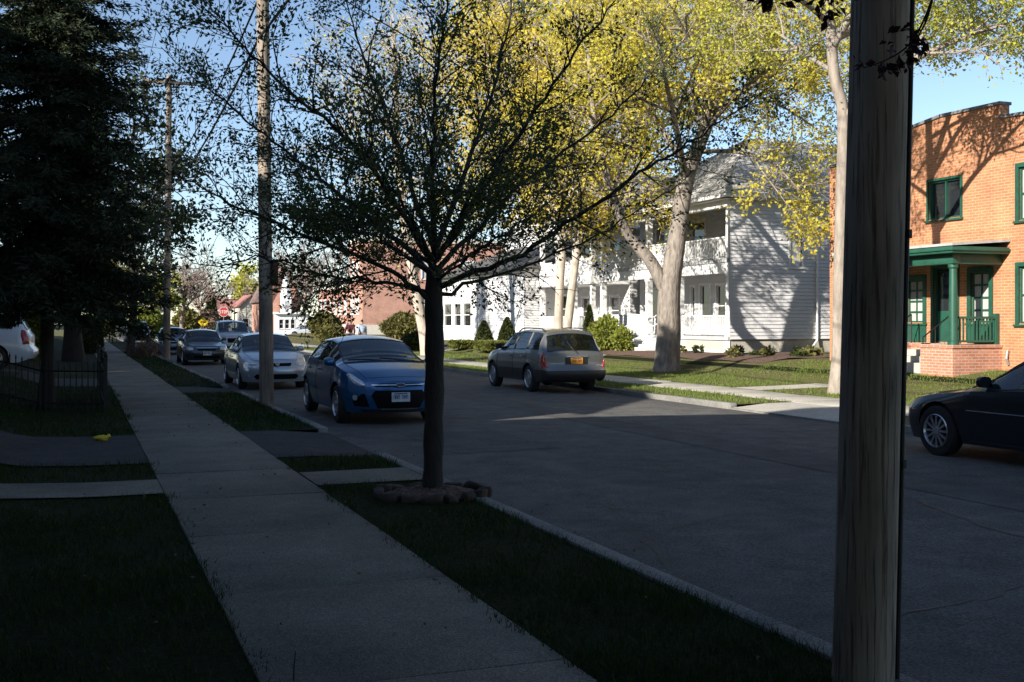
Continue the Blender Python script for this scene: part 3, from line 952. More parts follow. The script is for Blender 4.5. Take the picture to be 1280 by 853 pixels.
def px_shrub(name, px0, px1, ytop, X, g, label, m, seed, depth=None, **kw):
    """shrub filling photo columns px0..px1 at lateral distance X"""
    p = on_x((px0+px1)/2, X); z = p.y*CC + X*SS
    hw = (px1-px0)/2/FOC*z; top = CH + (HY-ytop)/FOC*z
    return shrub(name, (p.x, p.y, (g+top)/2), (depth or hw, hw, (top-g)/2), label, m, seed, **kw)
px_shrub('hedge', 563, 590, 427, 18.5, .25, 'low clipped green hedge section left of the two yew cones', M['hedge'], 41, depth=.5, n=2600, size=.10, shape='box', cat='hedge', group='clipped hedges before the white bungalow')
px_shrub('hedge', 587, 640, 428, 18.5, .25, 'low clipped green hedge below the two yew cones', M['hedge'], 42, depth=.5, n=4200, size=.10, shape='box', cat='hedge', group='clipped hedges before the white bungalow')
px_shrub('conical_yew', 592, 618, 402, 20.3, .4, 'dark cone of clipped yew before the bungalow, farther from the parked wagon', M['yew'], 43, n=3200, size=.09, shape='cone', group='clipped yew cones')
px_shrub('conical_yew', 620, 648, 398, 20.0, .4, 'dark cone of clipped yew nearest the parked wagon', M['yew'], 44, n=3200, size=.09, shape='cone', group='clipped yew cones')
px_shrub('conical_yew', 727, 746, 383, 20.6, .45, 'slender dark evergreen cone beside the loose green shrub by the porch', M['yew'], 45, n=2600, size=.09, shape='cone', group='clipped yew cones')
px_shrub('leafy_shrub', 738, 776, 396, 20.3, .42, 'loose fresh green shrub left of the white porch steps', M['forsythia'], 46, n=2600, size=.12, shape='loose', core=0)
px_shrub('leafy_shrub', 766, 790, 410, 20.4, .44, 'small fresh green shrub close to the foot of the white porch steps', M['forsythia'], 47, n=1400, size=.11, shape='loose', core=0)
px_shrub('round_bush', 479, 531, 393, 19.5, .35, 'big round olive bush behind the blue hatchback roof', M['bush'], 48, n=4200, size=.16)
px_shrub('round_bush', 505, 545, 416, 17.2, .05, 'dark low bush in front of the big round olive bush', M['yew'], 49, n=3200, size=.13)
px_shrub('round_bush', 388, 424, 392, 18.2, .3, 'round olive bush beyond the silver sedan, before the white chapel wing', M['bush'], 50, n=3600, size=.2)
px_shrub('round_bush', 398, 430, 408, 16.6, .1, 'small olive bush at the foot of the round bush beyond the silver sedan', M['bush'], 51, n=2200, size=.18)
px_shrub('low_shrub', 938, 958, 441, 21.3, .45, 'small dark shrub at the white side wall near the porch corner', M['yew'], 52, n=900, size=.09, group='dark shrubs at the white side wall')
px_shrub('low_shrub', 990, 1016, 441, 21.9, .45, 'small dark shrub at the white side wall near the downpipe', M['yew'], 53, n=900, size=.09, group='dark shrubs at the white side wall')
# left side
hb = pz(113, 440, 58)
shrub('hedge', (hb.x, hb.y+1.0, .85), (.55, 1.6, .85), 'tall dark clipped hedge beside the far sidewalk', M['yew'], 54, n=3600, size=.13, shape='box', cat='hedge')
for k, (a, b, t, X, gr, lb) in enumerate([(20, 56, 362, -3.2, .3, 'dark leafy shrub behind the white minivan tail'), (-30, 26, 352, -5.0, .3, 'dark leafy shrub over the white minivan roof')]):
    p = pz((a+b)/2, t, 40 + 4*k); hw = (b-a)/2/FOC*44
    shrub('leafy_shrub', (p.x, p.y, (gr+p.z)/2), (hw, hw, (p.z-gr)/2), lb, M['hedge'], 60+k, n=3500, size=.16, shape='loose', core=.8)
# dry brown brush in the strip beyond the pole
bb = at(180, 446, 0)
rg = np.random.default_rng(70)
root = thing('dry_shrub', (bb.x, bb.y, 0), 'bare brown twiggy shrub in the strip beside the crossarm pole', 'shrub')
brs = []
for k in range(90):
    a = rg.uniform(0, 6.28); q = np.array([bb.x + rg.normal(0, .35), bb.y + rg.normal(0, .4), 0])
    grow(rg, q, np.array([math.cos(a)*.5, math.sin(a)*.5, 1.0]), rg.uniform(.5, .95), .018, 1, dict(seg=[.2]*3, wob=[.1, .12, .14], trop=[0, -.02, -.03], n=[0, 6, 0], t0=[0, .2], ang=[.6, .7], len=[.3, .35], r=[.01, .008], rmin=.006, max=2), brs, [])
branch_mesh('stem', brs, mat('dry brown stems', (.20, .12, .085), (.11, .07, .05), .95, 5), root)

# young plants dotted over the mulch bed
rg = np.random.default_rng(72)
for k in range(14):
    x, y = (rg.uniform(19.7, 21.3), rg.uniform(35.5, 47)) if k < 8 else (rg.uniform(20.2, 22.8), rg.uniform(30.2, 34.4))
    r0 = rg.uniform(.12, .26)
    shrub('bedding_plant', (x, y, gz(x) + r0*.8), (r0*1.2, r0*1.2, r0), 'small green plant dotted over the brown mulch bed by the white porch house', M['bush'] if k % 3 else M['yew'], 200+k, n=160, size=.10, shape='loose', core=0, cat='plant', group='young plants in the mulch bed')

# ---- far bare trees and leafy trees beyond the cross street
PB = dict(seg=[1, .8, .6, .5], wob=[.06, .1, .14, .16], trop=[.03, .03, .02, 0], n=[2.3, 7, 6, 0], t0=[.05, .15, .15],
          ang=[.6, .6, .65], len=[3.6, 2.0, 1.1], r=[.07, .045, .03], rmin=.028, max=3, short=.4, tip=.3)
def far_tree(px, ytop, z, label, seed, leaf=None, r0=.3, group='trees beyond the cross street', bark=None, size=.3, per=3, wide=1.0, name='bare_tree', g=-.15, leafmul=.5):
    b = pz(px, HY + (CH - g)/z*FOC, z); top = pz(px, ytop, z)
    H = top.z - g
    rg = np.random.default_rng(seed)
    P = [np.array([b.x, b.y, g + H*t]) + np.array([rg.normal(0, .15), rg.normal(0, .15), 0])*(t > 0) for t in (0, .2, .4, .6, .8, .95)]
    limbs = [(P, r0, .05, .3)]
    for k in range(5):
        t = rg.uniform(.18, .5); q = np.array([b.x, b.y, g + H*t]); a = rg.uniform(0, 6.28); L = H*rg.uniform(.3, .45)*wide
        d = np.array([math.cos(a)*.75, math.sin(a)*.75, .9]); limbs.append(([q, q + d*L*.4, q + d*L*.75 + np.array([0, 0, .2]), q + d*L*1.05 + np.array([0, 0, .6])], r0*.45, .04, .1))
    PP = dict(PB, n=[1.1, 5, 5, 0]) if leaf is None else dict(PB, n=[.9, 4, 4, 0])
    return limb_tree(name, (b.x, b.y, g), label, limbs, PP, bark or M['twig_far'], leaf, seed, per=per, jit=.3, size=size, group=group, trunk_smooth=3, leafmul=leafmul)
far_tree(228, 325, 150, 'bare pinkish tree just right of the crossarm pole', 81)
far_tree(250, 345, 165, 'bare brown tree above the yellow diamond sign', 82)
far_tree(284, 362, 190, 'small bare tree left of the red stop sign', 83)
far_tree(383, 312, 172, 'tall bare grey brown tree behind the white steeple', 84, wide=1.3)
far_tree(352, 322, 185, 'bare tree standing behind the brick chapel gable', 85, wide=1.2)
far_tree(418, 318, 165, 'bare tree between the steeple and the brick apartments', 86, wide=1.2)
far_tree(312, 345, 200, 'pale yellow green tree above the far red roofs', 87, leaf=M['leaf_maple2'], size=.5, per=5, name='leafy_tree')
far_tree(187, 352, 145, 'olive leafed tree between the far trunk and the crossarm pole', 88, leaf=M['leaf_maple2'], size=.4, per=6, name='leafy_tree')
far_tree(150, 340, 120, 'olive leafed tree with a sunlit pale trunk at the end of the left sidewalk', 89, leaf=M['bush'], size=.4, per=5, name='leafy_tree', bark=M['bark_pale'], r0=.4)
far_tree(118, 345, 135, 'olive green tree closing the view left of the sidewalk end', 90, leaf=M['hedge'], size=.4, per=6, name='leafy_tree')
far_tree(60, 335, 130, 'green tree glimpsed between the two near conifer trunks', 91, leaf=M['hedge'], size=.45, per=6, name='leafy_tree')
far_tree(10, 330, 110, 'green tree showing over the white minivan roof', 92, leaf=M['hedge'], size=.45, per=6, name='leafy_tree')
far_tree(163, 130, 62, 'straight dark trunk of a street tree beyond the dry shrub', 93, leaf=M['needle'], size=.3, per=5, name='street_tree', bark=M['bark_dark'], r0=.24, g=0, wide=.55, group='street trees')
# purple conifer-like shrub mass and forsythia beyond the T junction
def far_shrub(px0, px1, ytop, z, label, m, seed, **kw):
    p = pz((px0+px1)/2, ytop, z); hw = (px1-px0)/2/FOC*z; g = -.15
    return shrub('far_shrub', (p.x, p.y, (g+p.z)/2), (hw, hw, (p.z-g)/2), label, m, seed, group='shrubs beyond the cross street', **kw)
far_shrub(166, 203, 386, 132, 'yellow green shrub between the far trunk and the crossarm pole', M['forsythia'], 94, n=2600, size=.35)
far_shrub(254, 274, 366, 175, 'dark narrow evergreen behind the yellow diamond sign', M['yew'], 95, n=1800, size=.4, shape='cone')
far_shrub(218, 250, 388, 160, 'brown olive shrub right of the crossarm pole', M['bush'], 96, n=1800, size=.4)
far_shrub(240, 285, 390, 170, 'dull brown shrub under the yellow diamond sign', mat('brown shrub', (.20, .13, .09), (.14, .10, .07), .9, 2), 97, n=2200, size=.4)
far_shrub(100, 140, 392, 125, 'green shrub at the end of the left sidewalk', M['hedge'], 98, n=2000, size=.3)

# ---- dark red maple behind the camera, unseen crown enlarged to cut sky light; one low twig hangs across the near pole
rg = np.random.default_rng(77)
pb = (2.9, -4.2, 0)
root = thing('purple_leaved_tree', pb, 'dark red leaved branch hanging across the top of the near utility pole', 'tree')
def qn(px, py, z): return np.array(pz(px, py, z))
brs = []; tips = []; big = []
tx, ty = pb[0], pb[1]
PY2 = dict(PM, n=[2.3, 6, 5, 0], len=[2.6, 1.4, .7])
stem = smooth_path([np.array([tx, ty, -.05]), np.array([tx, ty, 1.5]), np.array([tx+.05, ty, 3.2]), np.array([tx, ty+.1, 6]), np.array([tx, ty, 9])], 6)
brs.append((stem, list(np.linspace(.27, .06, len(stem))), 0)); spawn(rg, stem[15:], list(np.linspace(.15, .06, len(stem)-15)), 4, 0, PY2, brs, big)
for k in range(13):
    a = 2*PI*k/13 + rg.uniform(-.2, .2); L = rg.uniform(4.4, 6.2); z0 = rg.uniform(3.8, 6.5); d = np.array([math.cos(a), math.sin(a), 0])
    sp = smooth_path([np.array([tx, ty, z0]), np.array([tx, ty, z0+1.0]) + d*L*.35, np.array([tx, ty, z0+1.7]) + d*L*.7, np.array([tx, ty, z0+2.0]) + d*L], 6)
    rd = list(np.linspace(.11, .03, len(sp))); brs.append((sp, rd, 0)); spawn(rg, sp, rd, L, 0, PY2, brs, big)
main = smooth_path([np.array([tx, ty, 3.4]), np.array([3.0, -2.6, 4.1]), np.array([3.1, -.6, 4.4]), np.array([3.35, 1.6, 4.1]), qn(1230, -130, 4.3), qn(1185, -55, 4.55)], 6)
brs.append((main, list(np.linspace(.06, .008, len(main))), 0))
P0 = dict(seg=[.1]*4, wob=[.05, .1, .12, .12], trop=[0]*4, n=[0, 5, 0], t0=[0, .4], ang=[.7, .7], len=[.2, .12], r=[.004, .003], rmin=.0018, max=2)
for pp in ([(1185,-55,4.55),(1165,0,4.6),(1150,35,4.65),(1132,60,4.7),(1108,75,4.75),(1080,85,4.78)],
           [(1165,0,4.6),(1158,25,4.6),(1146,48,4.62),(1128,70,4.66)],
           [(1185,-55,4.55),(1120,-60,4.62),(1060,-40,4.7),(1035,-5,4.75),(1025,20,4.78)],
           [(1060,-40,4.7),(1010,-40,4.75),(975,-15,4.78),(962,10,4.8)],
           [(1120,-60,4.62),(1090,-30,4.66),(1070,-8,4.7)]):
    s = smooth_path([qn(*q) for q in pp], 5)
    brs.append((s, list(np.linspace(.006, .002, len(s))), 1))
    for i in range(len(s)//2, len(s), 2):
        grow(rg, s[i], rg.normal(0, 1, 3) + np.array([0, 0, -.4]), rg.uniform(.05, .12), .002, 2, P0, brs, tips)
branch_mesh('trunk', brs, M['bark_dark'], root, (8, 6, 4, 3))
C, D = repeat_tips(rg, tips, 3, .014); C2, D2 = repeat_tips(rg, big, 6, .16)
keep = np.array([not (c[1] > 0 and (c[2]-CH)*FOC/max(.3, c[1]*CC + c[0]*SS) < 470) for c in C2]); C2 = C2[keep]; D2 = D2[keep]
print('red maple', len(C), len(C2))
leaves_mesh('crown', rg, np.concatenate([C, C2]), np.concatenate([D, D2]), np.concatenate([np.full(len(C), .044), np.full(len(C2), .17)]), M['leaf_red'], root, .6, .6, .3, .7)

# ---- grass: individual blades on the lawns and strips
def blades(name, regions, m, seed, label=None):
    rg = np.random.default_rng(seed); Vs = []
    for (x0, x1, y0, y1, dens, h, wd) in regions:
        n = int((x1-x0)*(y1-y0)*dens)
        x = rg.uniform(x0-.07, x1+.07, n); y = rg.uniform(y0, y1, n)
        ed = .05*np.sin(y*3.1 + x0) + .035*np.sin(y*8.3 + 2*x0) + .025*np.sin(y*19 + x1)
        ok = (x > x0 - np.maximum(ed, -.03)) & (x < x1 + np.maximum(-ed, -.03)*(1 if x1 < 3 or x1 > 4 else 0))
        x = x[ok]; y = y[ok]; n = len(x)
        cl = np.sin(x*2.3 + 1.3*np.sin(y*1.1))*np.sin(y*1.9 + x) + .7*np.sin(x*7.1)*np.sin(y*6.3)
        keep = rg.random(n) < np.clip(.72 + .28*cl, .15, 1)
        x = x[keep]; y = y[keep]; cl = cl[keep]; n = len(x)
        z = np.maximum(np.interp(x, [p[0] for p in PROF], [p[1] for p in PROF]), -.01)
        hh = h * rg.uniform(.45, 1.3, n) * (1 + .22*cl); a = rg.uniform(0, 6.28, n); w2 = wd*rg.uniform(.6, 1.3, n)
        dx, dy = np.cos(a), np.sin(a); lean = rg.uniform(.1, .9, n)*hh; b = rg.uniform(0, 6.28, n)
        P = np.stack([x, y, z], 1); s = np.stack([dx*w2, dy*w2, 0*w2], 1); t = np.stack([np.cos(b)*lean, np.sin(b)*lean, hh], 1)
        Vs.append(np.stack([P - s, P + s, P + t], 1).reshape(-1, 3))
    V = np.concatenate(Vs); F = np.arange(len(V)).reshape(-1, 3)
    o = np_mesh(name, V, F, m)
    print(name, len(F))
    return tag(o, label, None, None, 'stuff')
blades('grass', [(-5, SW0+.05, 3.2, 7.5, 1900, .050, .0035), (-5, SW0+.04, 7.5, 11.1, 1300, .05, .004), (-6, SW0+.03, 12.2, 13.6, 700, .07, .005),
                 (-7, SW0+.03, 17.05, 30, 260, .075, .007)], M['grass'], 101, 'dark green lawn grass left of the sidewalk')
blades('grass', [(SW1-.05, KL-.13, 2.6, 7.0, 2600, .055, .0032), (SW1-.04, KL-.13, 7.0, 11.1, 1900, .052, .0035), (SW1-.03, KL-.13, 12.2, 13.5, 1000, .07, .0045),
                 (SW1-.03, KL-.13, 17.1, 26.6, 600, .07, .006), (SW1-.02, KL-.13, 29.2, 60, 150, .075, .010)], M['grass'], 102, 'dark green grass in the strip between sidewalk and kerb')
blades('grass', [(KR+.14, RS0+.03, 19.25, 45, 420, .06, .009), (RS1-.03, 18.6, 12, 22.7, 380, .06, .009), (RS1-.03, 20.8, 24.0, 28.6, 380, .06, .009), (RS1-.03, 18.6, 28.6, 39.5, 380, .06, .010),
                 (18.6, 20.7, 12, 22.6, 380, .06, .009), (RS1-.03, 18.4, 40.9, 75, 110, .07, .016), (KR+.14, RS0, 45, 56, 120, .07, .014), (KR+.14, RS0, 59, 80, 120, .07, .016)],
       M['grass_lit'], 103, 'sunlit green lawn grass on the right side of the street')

# leaf scraps fallen on the near ground
rg = np.random.default_rng(105); n = 420
x = np.concatenate([rg.uniform(-3.5, KL-.1, 300), KL + np.abs(rg.normal(0, .22, 120))]); y = rg.uniform(3, 24, n)
z = np.where(x > KL, RZ + .012, np.interp(x, [p[0] for p in PROF], [p[1] for p in PROF]) + .022)
Dd = np.stack([rg.normal(0, 1, n), rg.normal(0, 1, n), rg.normal(0, .15, n)], 1)
o = leaves_mesh('leaf_litter', rg, np.stack([x, y, z], 1), Dd, .030, mat('dry scraps', (.16, .12, .05), (.09, .07, .03), .9, 9), None, .6, .05, .4)
tag(o, 'tiny dry leaf scraps fallen on the near sidewalk, lawns and gutter', None, None, 'stuff')
# ------------------------------------------------------------------ buildings
def FX(x, y0, z0):   # wall facing the street (-x): u runs along -y so that u x v = n
    return ((x, y0, z0), (0, 1, 0), (-1, 0, 0))
def FY(x0, y, z0):   # wall facing the camera side (-y)
    return ((x0, y, z0), (1, 0, 0), (0, -1, 0))
def FXR(x, y0, z0):  # wall facing +x (left row of houses)
    return ((x, y0, z0), (0, 1, 0), (1, 0, 0))

def spans(u0, u1, holes):
    """intervals of [u0, u1] left after removing holes [(a, b)]"""
    out = [(u0, u1)]
    for a, b in holes:
        nx = []
        for s, e in out:
            if b <= s or a >= e: nx.append((s, e)); continue
            if a > s: nx.append((s, a))
            if b < e: nx.append((b, e))
        out = nx
    return out

def lap_wall(mb, F, u0, u1, v0, v1, holes=(), exp=.135, lip=.032, profile=None):
    """clapboards: sloping boards with a real lower lip; holes = (u0, u1, v0, v1)"""
    o, u, n = F
    P = lambda a, b, c: (o[0]+u[0]*a+n[0]*c, o[1]+u[1]*a+n[1]*c, o[2]+b)
    v = v0
    while v < v1 - 1e-4:
        t = min(v + exp, v1); mid = (v + t)/2
        a0, a1 = (u0, u1) if profile is None else profile(mid)
        if a1 - a0 > .02:
            for s, e in spans(a0, a1, [(h[0], h[1]) for h in holes if h[2] < mid < h[3]]):
                if e - s < .01: continue
                mb.add([P(s, v, lip), P(e, v, lip), P(e, t, .004), P(s, t, .004), P(s, v, 0), P(e, v, 0)], [(0, 1, 2, 3), (4, 5, 1, 0)])
        v = t

def flat_wall(mb, F, u0, u1, v0, v1, holes=(), thick=.2):
    us = sorted({u0, u1, *[h[0] for h in holes], *[h[1] for h in holes]}); vs = sorted({v0, v1, *[h[2] for h in holes], *[h[3] for h in holes]})
    us = [a for a in us if u0 <= a <= u1]; vs = [a for a in vs if v0 <= a <= v1]
    o, u, n = F
    P = lambda a, b, c: (o[0]+u[0]*a+n[0]*c, o[1]+u[1]*a+n[1]*c, o[2]+b)
    for i in range(len(us)-1):
        for j in range(len(vs)-1):
            mu, mv = (us[i]+us[i+1])/2, (vs[j]+vs[j+1])/2
            if any(h[0] < mu < h[1] and h[2] < mv < h[3] for h in holes): continue
            mb.add([P(us[i], vs[j], 0), P(us[i+1], vs[j], 0), P(us[i+1], vs[j+1], 0), P(us[i], vs[j+1], 0)], [(0, 1, 2, 3)])
    for h in holes:
        for (a, b) in (((h[0], h[2]), (h[0], h[3])), ((h[1], h[2]), (h[1], h[3])), ((h[0], h[2]), (h[1], h[2])), ((h[0], h[3]), (h[1], h[3]))):
            mb.add([P(a[0], a[1], 0), P(b[0], b[1], 0), P(b[0], b[1], -thick), P(a[0], a[1], -thick)], [(0, 1, 2, 3)])

def window(F, a, b, c, d, root, frame, glass=None, depth=.10, casing=.09, cols=1, rows=2, sill=True, off=None, name='window'):
    """framed window filling the hole (a..b, c..d): casing, sashes and glazing bars, pane as sub-part"""
    off = off if off is not None else root.location
    mb = MB(off=off); k = casing
    if k:
        mb.obox(F, a-k, a, c-.02, d+k, -.02, .035); mb.obox(F, b, b+k, c-.02, d+k, -.02, .035)
        mb.obox(F, a, b, d, d+k, -.02, .045)
        if sill: mb.obox(F, a-k-.03, b+k+.03, c-.07, c-.021, -.02, .075)
    s = .045
    mb.obox(F, a, a+s, c, d, -depth, -.03); mb.obox(F, b-s, b, c, d, -depth, -.03)
    mb.obox(F, a+s, b-s, c, c+s, -depth, -.03); mb.obox(F, a+s, b-s, d-s, d, -depth, -.03)
    for r in range(1, rows):
        v = c + (d-c)*r/rows; mb.obox(F, a+s, b-s, v-.022, v+.022, -depth+.003, -.035)
    for q in range(1, cols):
        v = a + (b-a)*q/cols; mb.obox(F, v-.018, v+.018, c+s, d-s, -depth+.006, -.038)
    w = mb.build(name, frame, root)
    p = MB(off=off); p.obox(F, a+.01, b-.01, c+.01, d-.01, -depth+.02, -depth+.035)
    p.build('pane', glass or M['house_glass'], w)
    return w

def railing(mb, F, u0, u1, v0, h, n0=-.03, step=.11, bw=.016):
    mb.obox(F, u0, u1, v0+h-.06, v0+h, n0-.035, n0+.035)
    mb.obox(F, u0, u1, v0+.06, v0+.11, n0-.025, n0+.025)
    k = int((u1-u0)/step)
    for i in range(k):
        u = u0 + (i+.5)*(u1-u0)/k
        mb.obox(F, u-bw, u+bw, v0+.11, v0+h-.06, n0-bw, n0+bw)

def roof_slab(mb, quads, t=.12):
    for q in quads:
        q = [np.array(p, float) for p in q]
        nrm = np.cross(q[1]-q[0], q[2]-q[0]); nrm /= np.linalg.norm(nrm)
        if nrm[2] < 0: nrm = -nrm
        lo = [p - nrm*t for p in q]; k = len(q)
        mb.add([tuple(p) for p in q+lo], [tuple(range(k)), tuple(range(k, 2*k))[::-1]] + [(i, (i+1) % k, k+(i+1) % k, k+i) for i in range(k)])

# ---- white two-family house with double porch -------------------------------------------
G = .49
X0, Y0, Y1, XB = 22.0, 35.0, 45.9, 34.5
wh = thing('porch_house', (X0, Y0, G), 'white clapboard house with a two storey porch, beside the orange brick house', 'house')
EV = 6.25                                   # eaves height above street level
# side wall toward the camera
sideF = FY(X0, Y0, 0)
win_s = on_x(995, 22); # side window found from the picture
def side_u(px):
    # u on plane y = Y0 for photo column px
    k = (px - 640)/FOC
    # (x - ...) solve camera rays: x = y*tan
    dx = k*CC + SS; dy = -k*SS + CC
    return Y0*dx/dy - X0
def side_v(py, u):
    z = Y0*CC + (X0+u)*SS
    return CH + (HY-py)*z/FOC
ua, ub = side_u(987.5), side_u(1002.5); va, vb = side_v(334, ua), side_v(293, ua)
holes = [(ua, ub, va, vb), (ua+3.6, ub+3.8, va, vb), (ua+3.6, ub+3.8, va-2.7, vb-2.7)]
mb = MB(off=wh.location); lap_wall(mb, sideF, 0, XB-X0, 1.0, EV, holes); mb.build('side_wall', M['white'], wh)
for h in holes: window(sideF, *h, wh, M['white_trim'], casing=.08)
mb = MB(off=wh.location)
mb.box(X0+.04, XB, Y0+.05, Y1-.05, G-.3, 1.0)
mb.build('foundation', M['concrete_far'], wh)
# body core, back walls
PB_X = 24.1                                  # back wall of the porch
mb = MB(off=wh.location)
mb.box(PB_X+.25, XB, Y0+.03, Y1-.03, 1.0, EV-.02)
mb.build('back_wall', M['white'], wh)
frontF = FX(PB_X, Y0, 0)
FLR, CEI, FL2 = 1.10, 3.42, 3.95
hol = [(4.78, 5.55, FLR+.02, FLR+2.05), (3.6, 4.3, FLR+.35, FLR+2.0), (1.2, 2.2, FLR+.75, FLR+2.0), (6.0, 6.3, FLR+.75, FLR+2.0), (7.4, 8.5, FLR+.8, FLR+2.0), (9.0, 10.0, FLR+.8, FLR+2.0),
       (.6, 1.5, FL2+.02, FL2+1.95), (2.1, 3.1, FL2+.6, FL2+1.85), (5.2, 6.3, FL2+.6, FL2+1.85), (8.2, 9.3, FL2+.6, FL2+1.85)]
mb = MB(off=wh.location); lap_wall(mb, frontF, 0, Y1-Y0, FLR, EV, hol); mb.build('porch_wall', M['white'], wh)
for i, h in enumerate(hol):
    if i in (0, 6):
        w_ = window(frontF, *h, wh, M['white_trim'], rows=1, sill=False, name='door', glass=M['house_glass'])
        d = MB(off=wh.location); d.obox(frontF, h[0]+.06, h[1]-.06, h[2]+.02, h[2]+.55, -.075, -.05); d.build('door_panel', M['white_trim'], w_)
    else: window(frontF, *h, wh, M['white_trim'])
# porch floors, ceilings, frieze bands
mb = MB(off=wh.location)
mb.box(X0-.05, PB_X-.02, Y0+.02, Y1-.02, FLR-.14, FLR)
mb.box(X0-.05, PB_X-.02, Y0+.02, Y1-.02, FL2-.14, FL2)
mb.build('porch_floor', mat('porch floor paint', (.45, .46, .47)), wh)
mb = MB(off=wh.location)
mb.box(X0, X0+.22, Y0+.02, Y1-.02, CEI, FL2-.142); mb.box(X0-.03, X0+.24, Y0-.01, Y1, EV-.42, EV)
mb.box(X0+.23, PB_X-.03, Y0+.03, Y1-.03, CEI+.18, CEI+.22); mb.box(X0+.25, PB_X-.03, Y0+.03, Y1-.03, EV-.1, EV-.06)
mb.build('frieze', M['white_trim'], wh)
# corner return wall at the porch end facing the camera is part of side wall; columns
for yy in (Y0+.16, Y0+3.75, Y0+6.35, Y1-.2):
    mb = MB(off=wh.location); mb.box(X0+.01, X0+.23, yy-.11, yy+.11, FLR, CEI); mb.box(X0-.015, X0+.255, yy-.135, yy+.135, FLR, FLR+.14); mb.box(X0-.015, X0+.255, yy-.135, yy+.135, CEI-.12, CEI-.002)
    mb.build('column', M['white_trim'], wh)
    mb = MB(off=wh.location); mb.box(X0+.01, X0+.23, yy-.11, yy+.11, FL2, EV-.42); mb.build('column', M['white_trim'], wh)
pf = FX(X0+.1, Y0, 0)
mb = MB(off=wh.location); railing(mb, pf, .28, 3.63, FLR, .78); mb.build('railing', M['white_trim'], wh)
mb = MB(off=wh.location); railing(mb, pf, .28, 3.63, FL2, .82); mb.build('railing', M['white_trim'], wh)
for (v0, v1, u0, u1) in ((FLR, FLR+.85, 6.47, Y1-Y0-.32), (FL2, FL2+.85, 3.87, 6.23), (FL2, FL2+.85, 6.47, Y1-Y0-.32)):
    mb = MB(off=wh.location); lap_wall(mb, FX(X0+.06, Y0, 0), u0, u1, v0, v1-.05); mb.obox(FX(X0+.06, Y0, 0), u0, u1, v0, v1-.05, -.1, -.005); mb.obox(FX(X0+.06, Y0, 0), u0, u1, v1-.05, v1, -.13, .05)
    mb.build('knee_wall', M['white'], wh)
# porch skirt with dark lattice openings
mb = MB(off=wh.location); sk = FX(X0+.02, Y0, 0)
flat_wall(mb, sk, .02, 3.75, G-.1, FLR-.142, [(.45, 3.2, G+.10, G+.42)], .06); mb.build('porch_skirt', M['white_trim'], wh)
mb = MB(off=wh.location); flat_wall(mb, sk, 6.2, Y1-Y0-.02, G-.1, FLR-.142, [], .06)
mb.build('porch_skirt', M['white_trim'], wh)
mb = MB(off=wh.location); mb.obox(sk, .44, 3.21, G+.09, G+.43, -.09, -.062); mb.build('lattice', mat('shaded lattice', (.10, .11, .10), (.03, .03, .03), .9, 1, stretch=(30, 30, 30), lo=.48, hi=.52), wh)
# front steps
mb = MB(off=wh.location)
for k in range(4):
    mb.box(X0-.06-.29*(4-k), X0-.055, Y0+3.95, Y0+6.1, G-.05 + (FLR-G)/5*k, G + (FLR-G)/5*(k+1) - .002)
mb.build('steps', M['white_trim'], wh)
for yy in (Y0+3.9, Y0+6.13):
    mb = MB(off=wh.location)
    mb.prism([(0, G-.1), (1.35, G-.1), (1.35, G+.15), (0, FLR+.1)], ((X0-.06, yy, 0), (-1, 0, 0), (0, 1, 0)), -.03, .03)
    mb.tube([(X0-.08, yy, FLR+.8), (X0-1.3, yy, G+.85), (X0-1.3, yy, G)], .025, 6)
    mb.build('stair_rail', M['white_trim'], wh)
# roof: hipped, eave gutter and downpipe
ov = .35; RXf, RXb, RYa, RYb = X0-ov, XB+ov, Y0-ov, Y1+ov; RH = 9.35; ym = (Y0+Y1)/2
mb = MB(off=wh.location)
hx = 4.6
roof_slab(mb, [[(RXf, RYa, EV), (RXb, RYa, EV), (RXb, ym, RH), (RXf+hx, ym, RH)], [(RXf, RYb, EV), (RXf+hx, ym, RH), (RXb, ym, RH), (RXb, RYb, EV)], [(RXf, RYa, EV), (RXf+hx, ym, RH), (RXf, RYb, EV)]])
rf = mb.build('roof', M['grey_roof'], wh)
mb = MB(off=wh.location)
mb.box(RXf+.02, RXb-.02, RYa+.02, Y0+.01, EV-.17, EV-.13); mb.box(RXf+.02, X0-.035, RYa+.02, RYb-.02, EV-.171, EV-.131)
mb.box(RXf-.1, RXb, RYa-.10, RYa-.005, EV-.13, EV-.02); mb.box(RXf-.105, RXf-.01, RYa+.001, RYb, EV-.13, EV-.02)
mb.build('gutter', M['white_trim'], wh)
ud = side_u(1020)
mb = MB(off=wh.location); mb.tube([(X0+ud, RYa-.05, EV-.1), (X0+ud, RYa+.02, EV-.25), (X0+ud, Y0-.07, EV-.5), (X0+ud, Y0-.07, .95), (X0+ud-.35, Y0-.3, .72)], .045, 8)
mb.build('downpipe', M['white_trim'], wh, smooth=True)

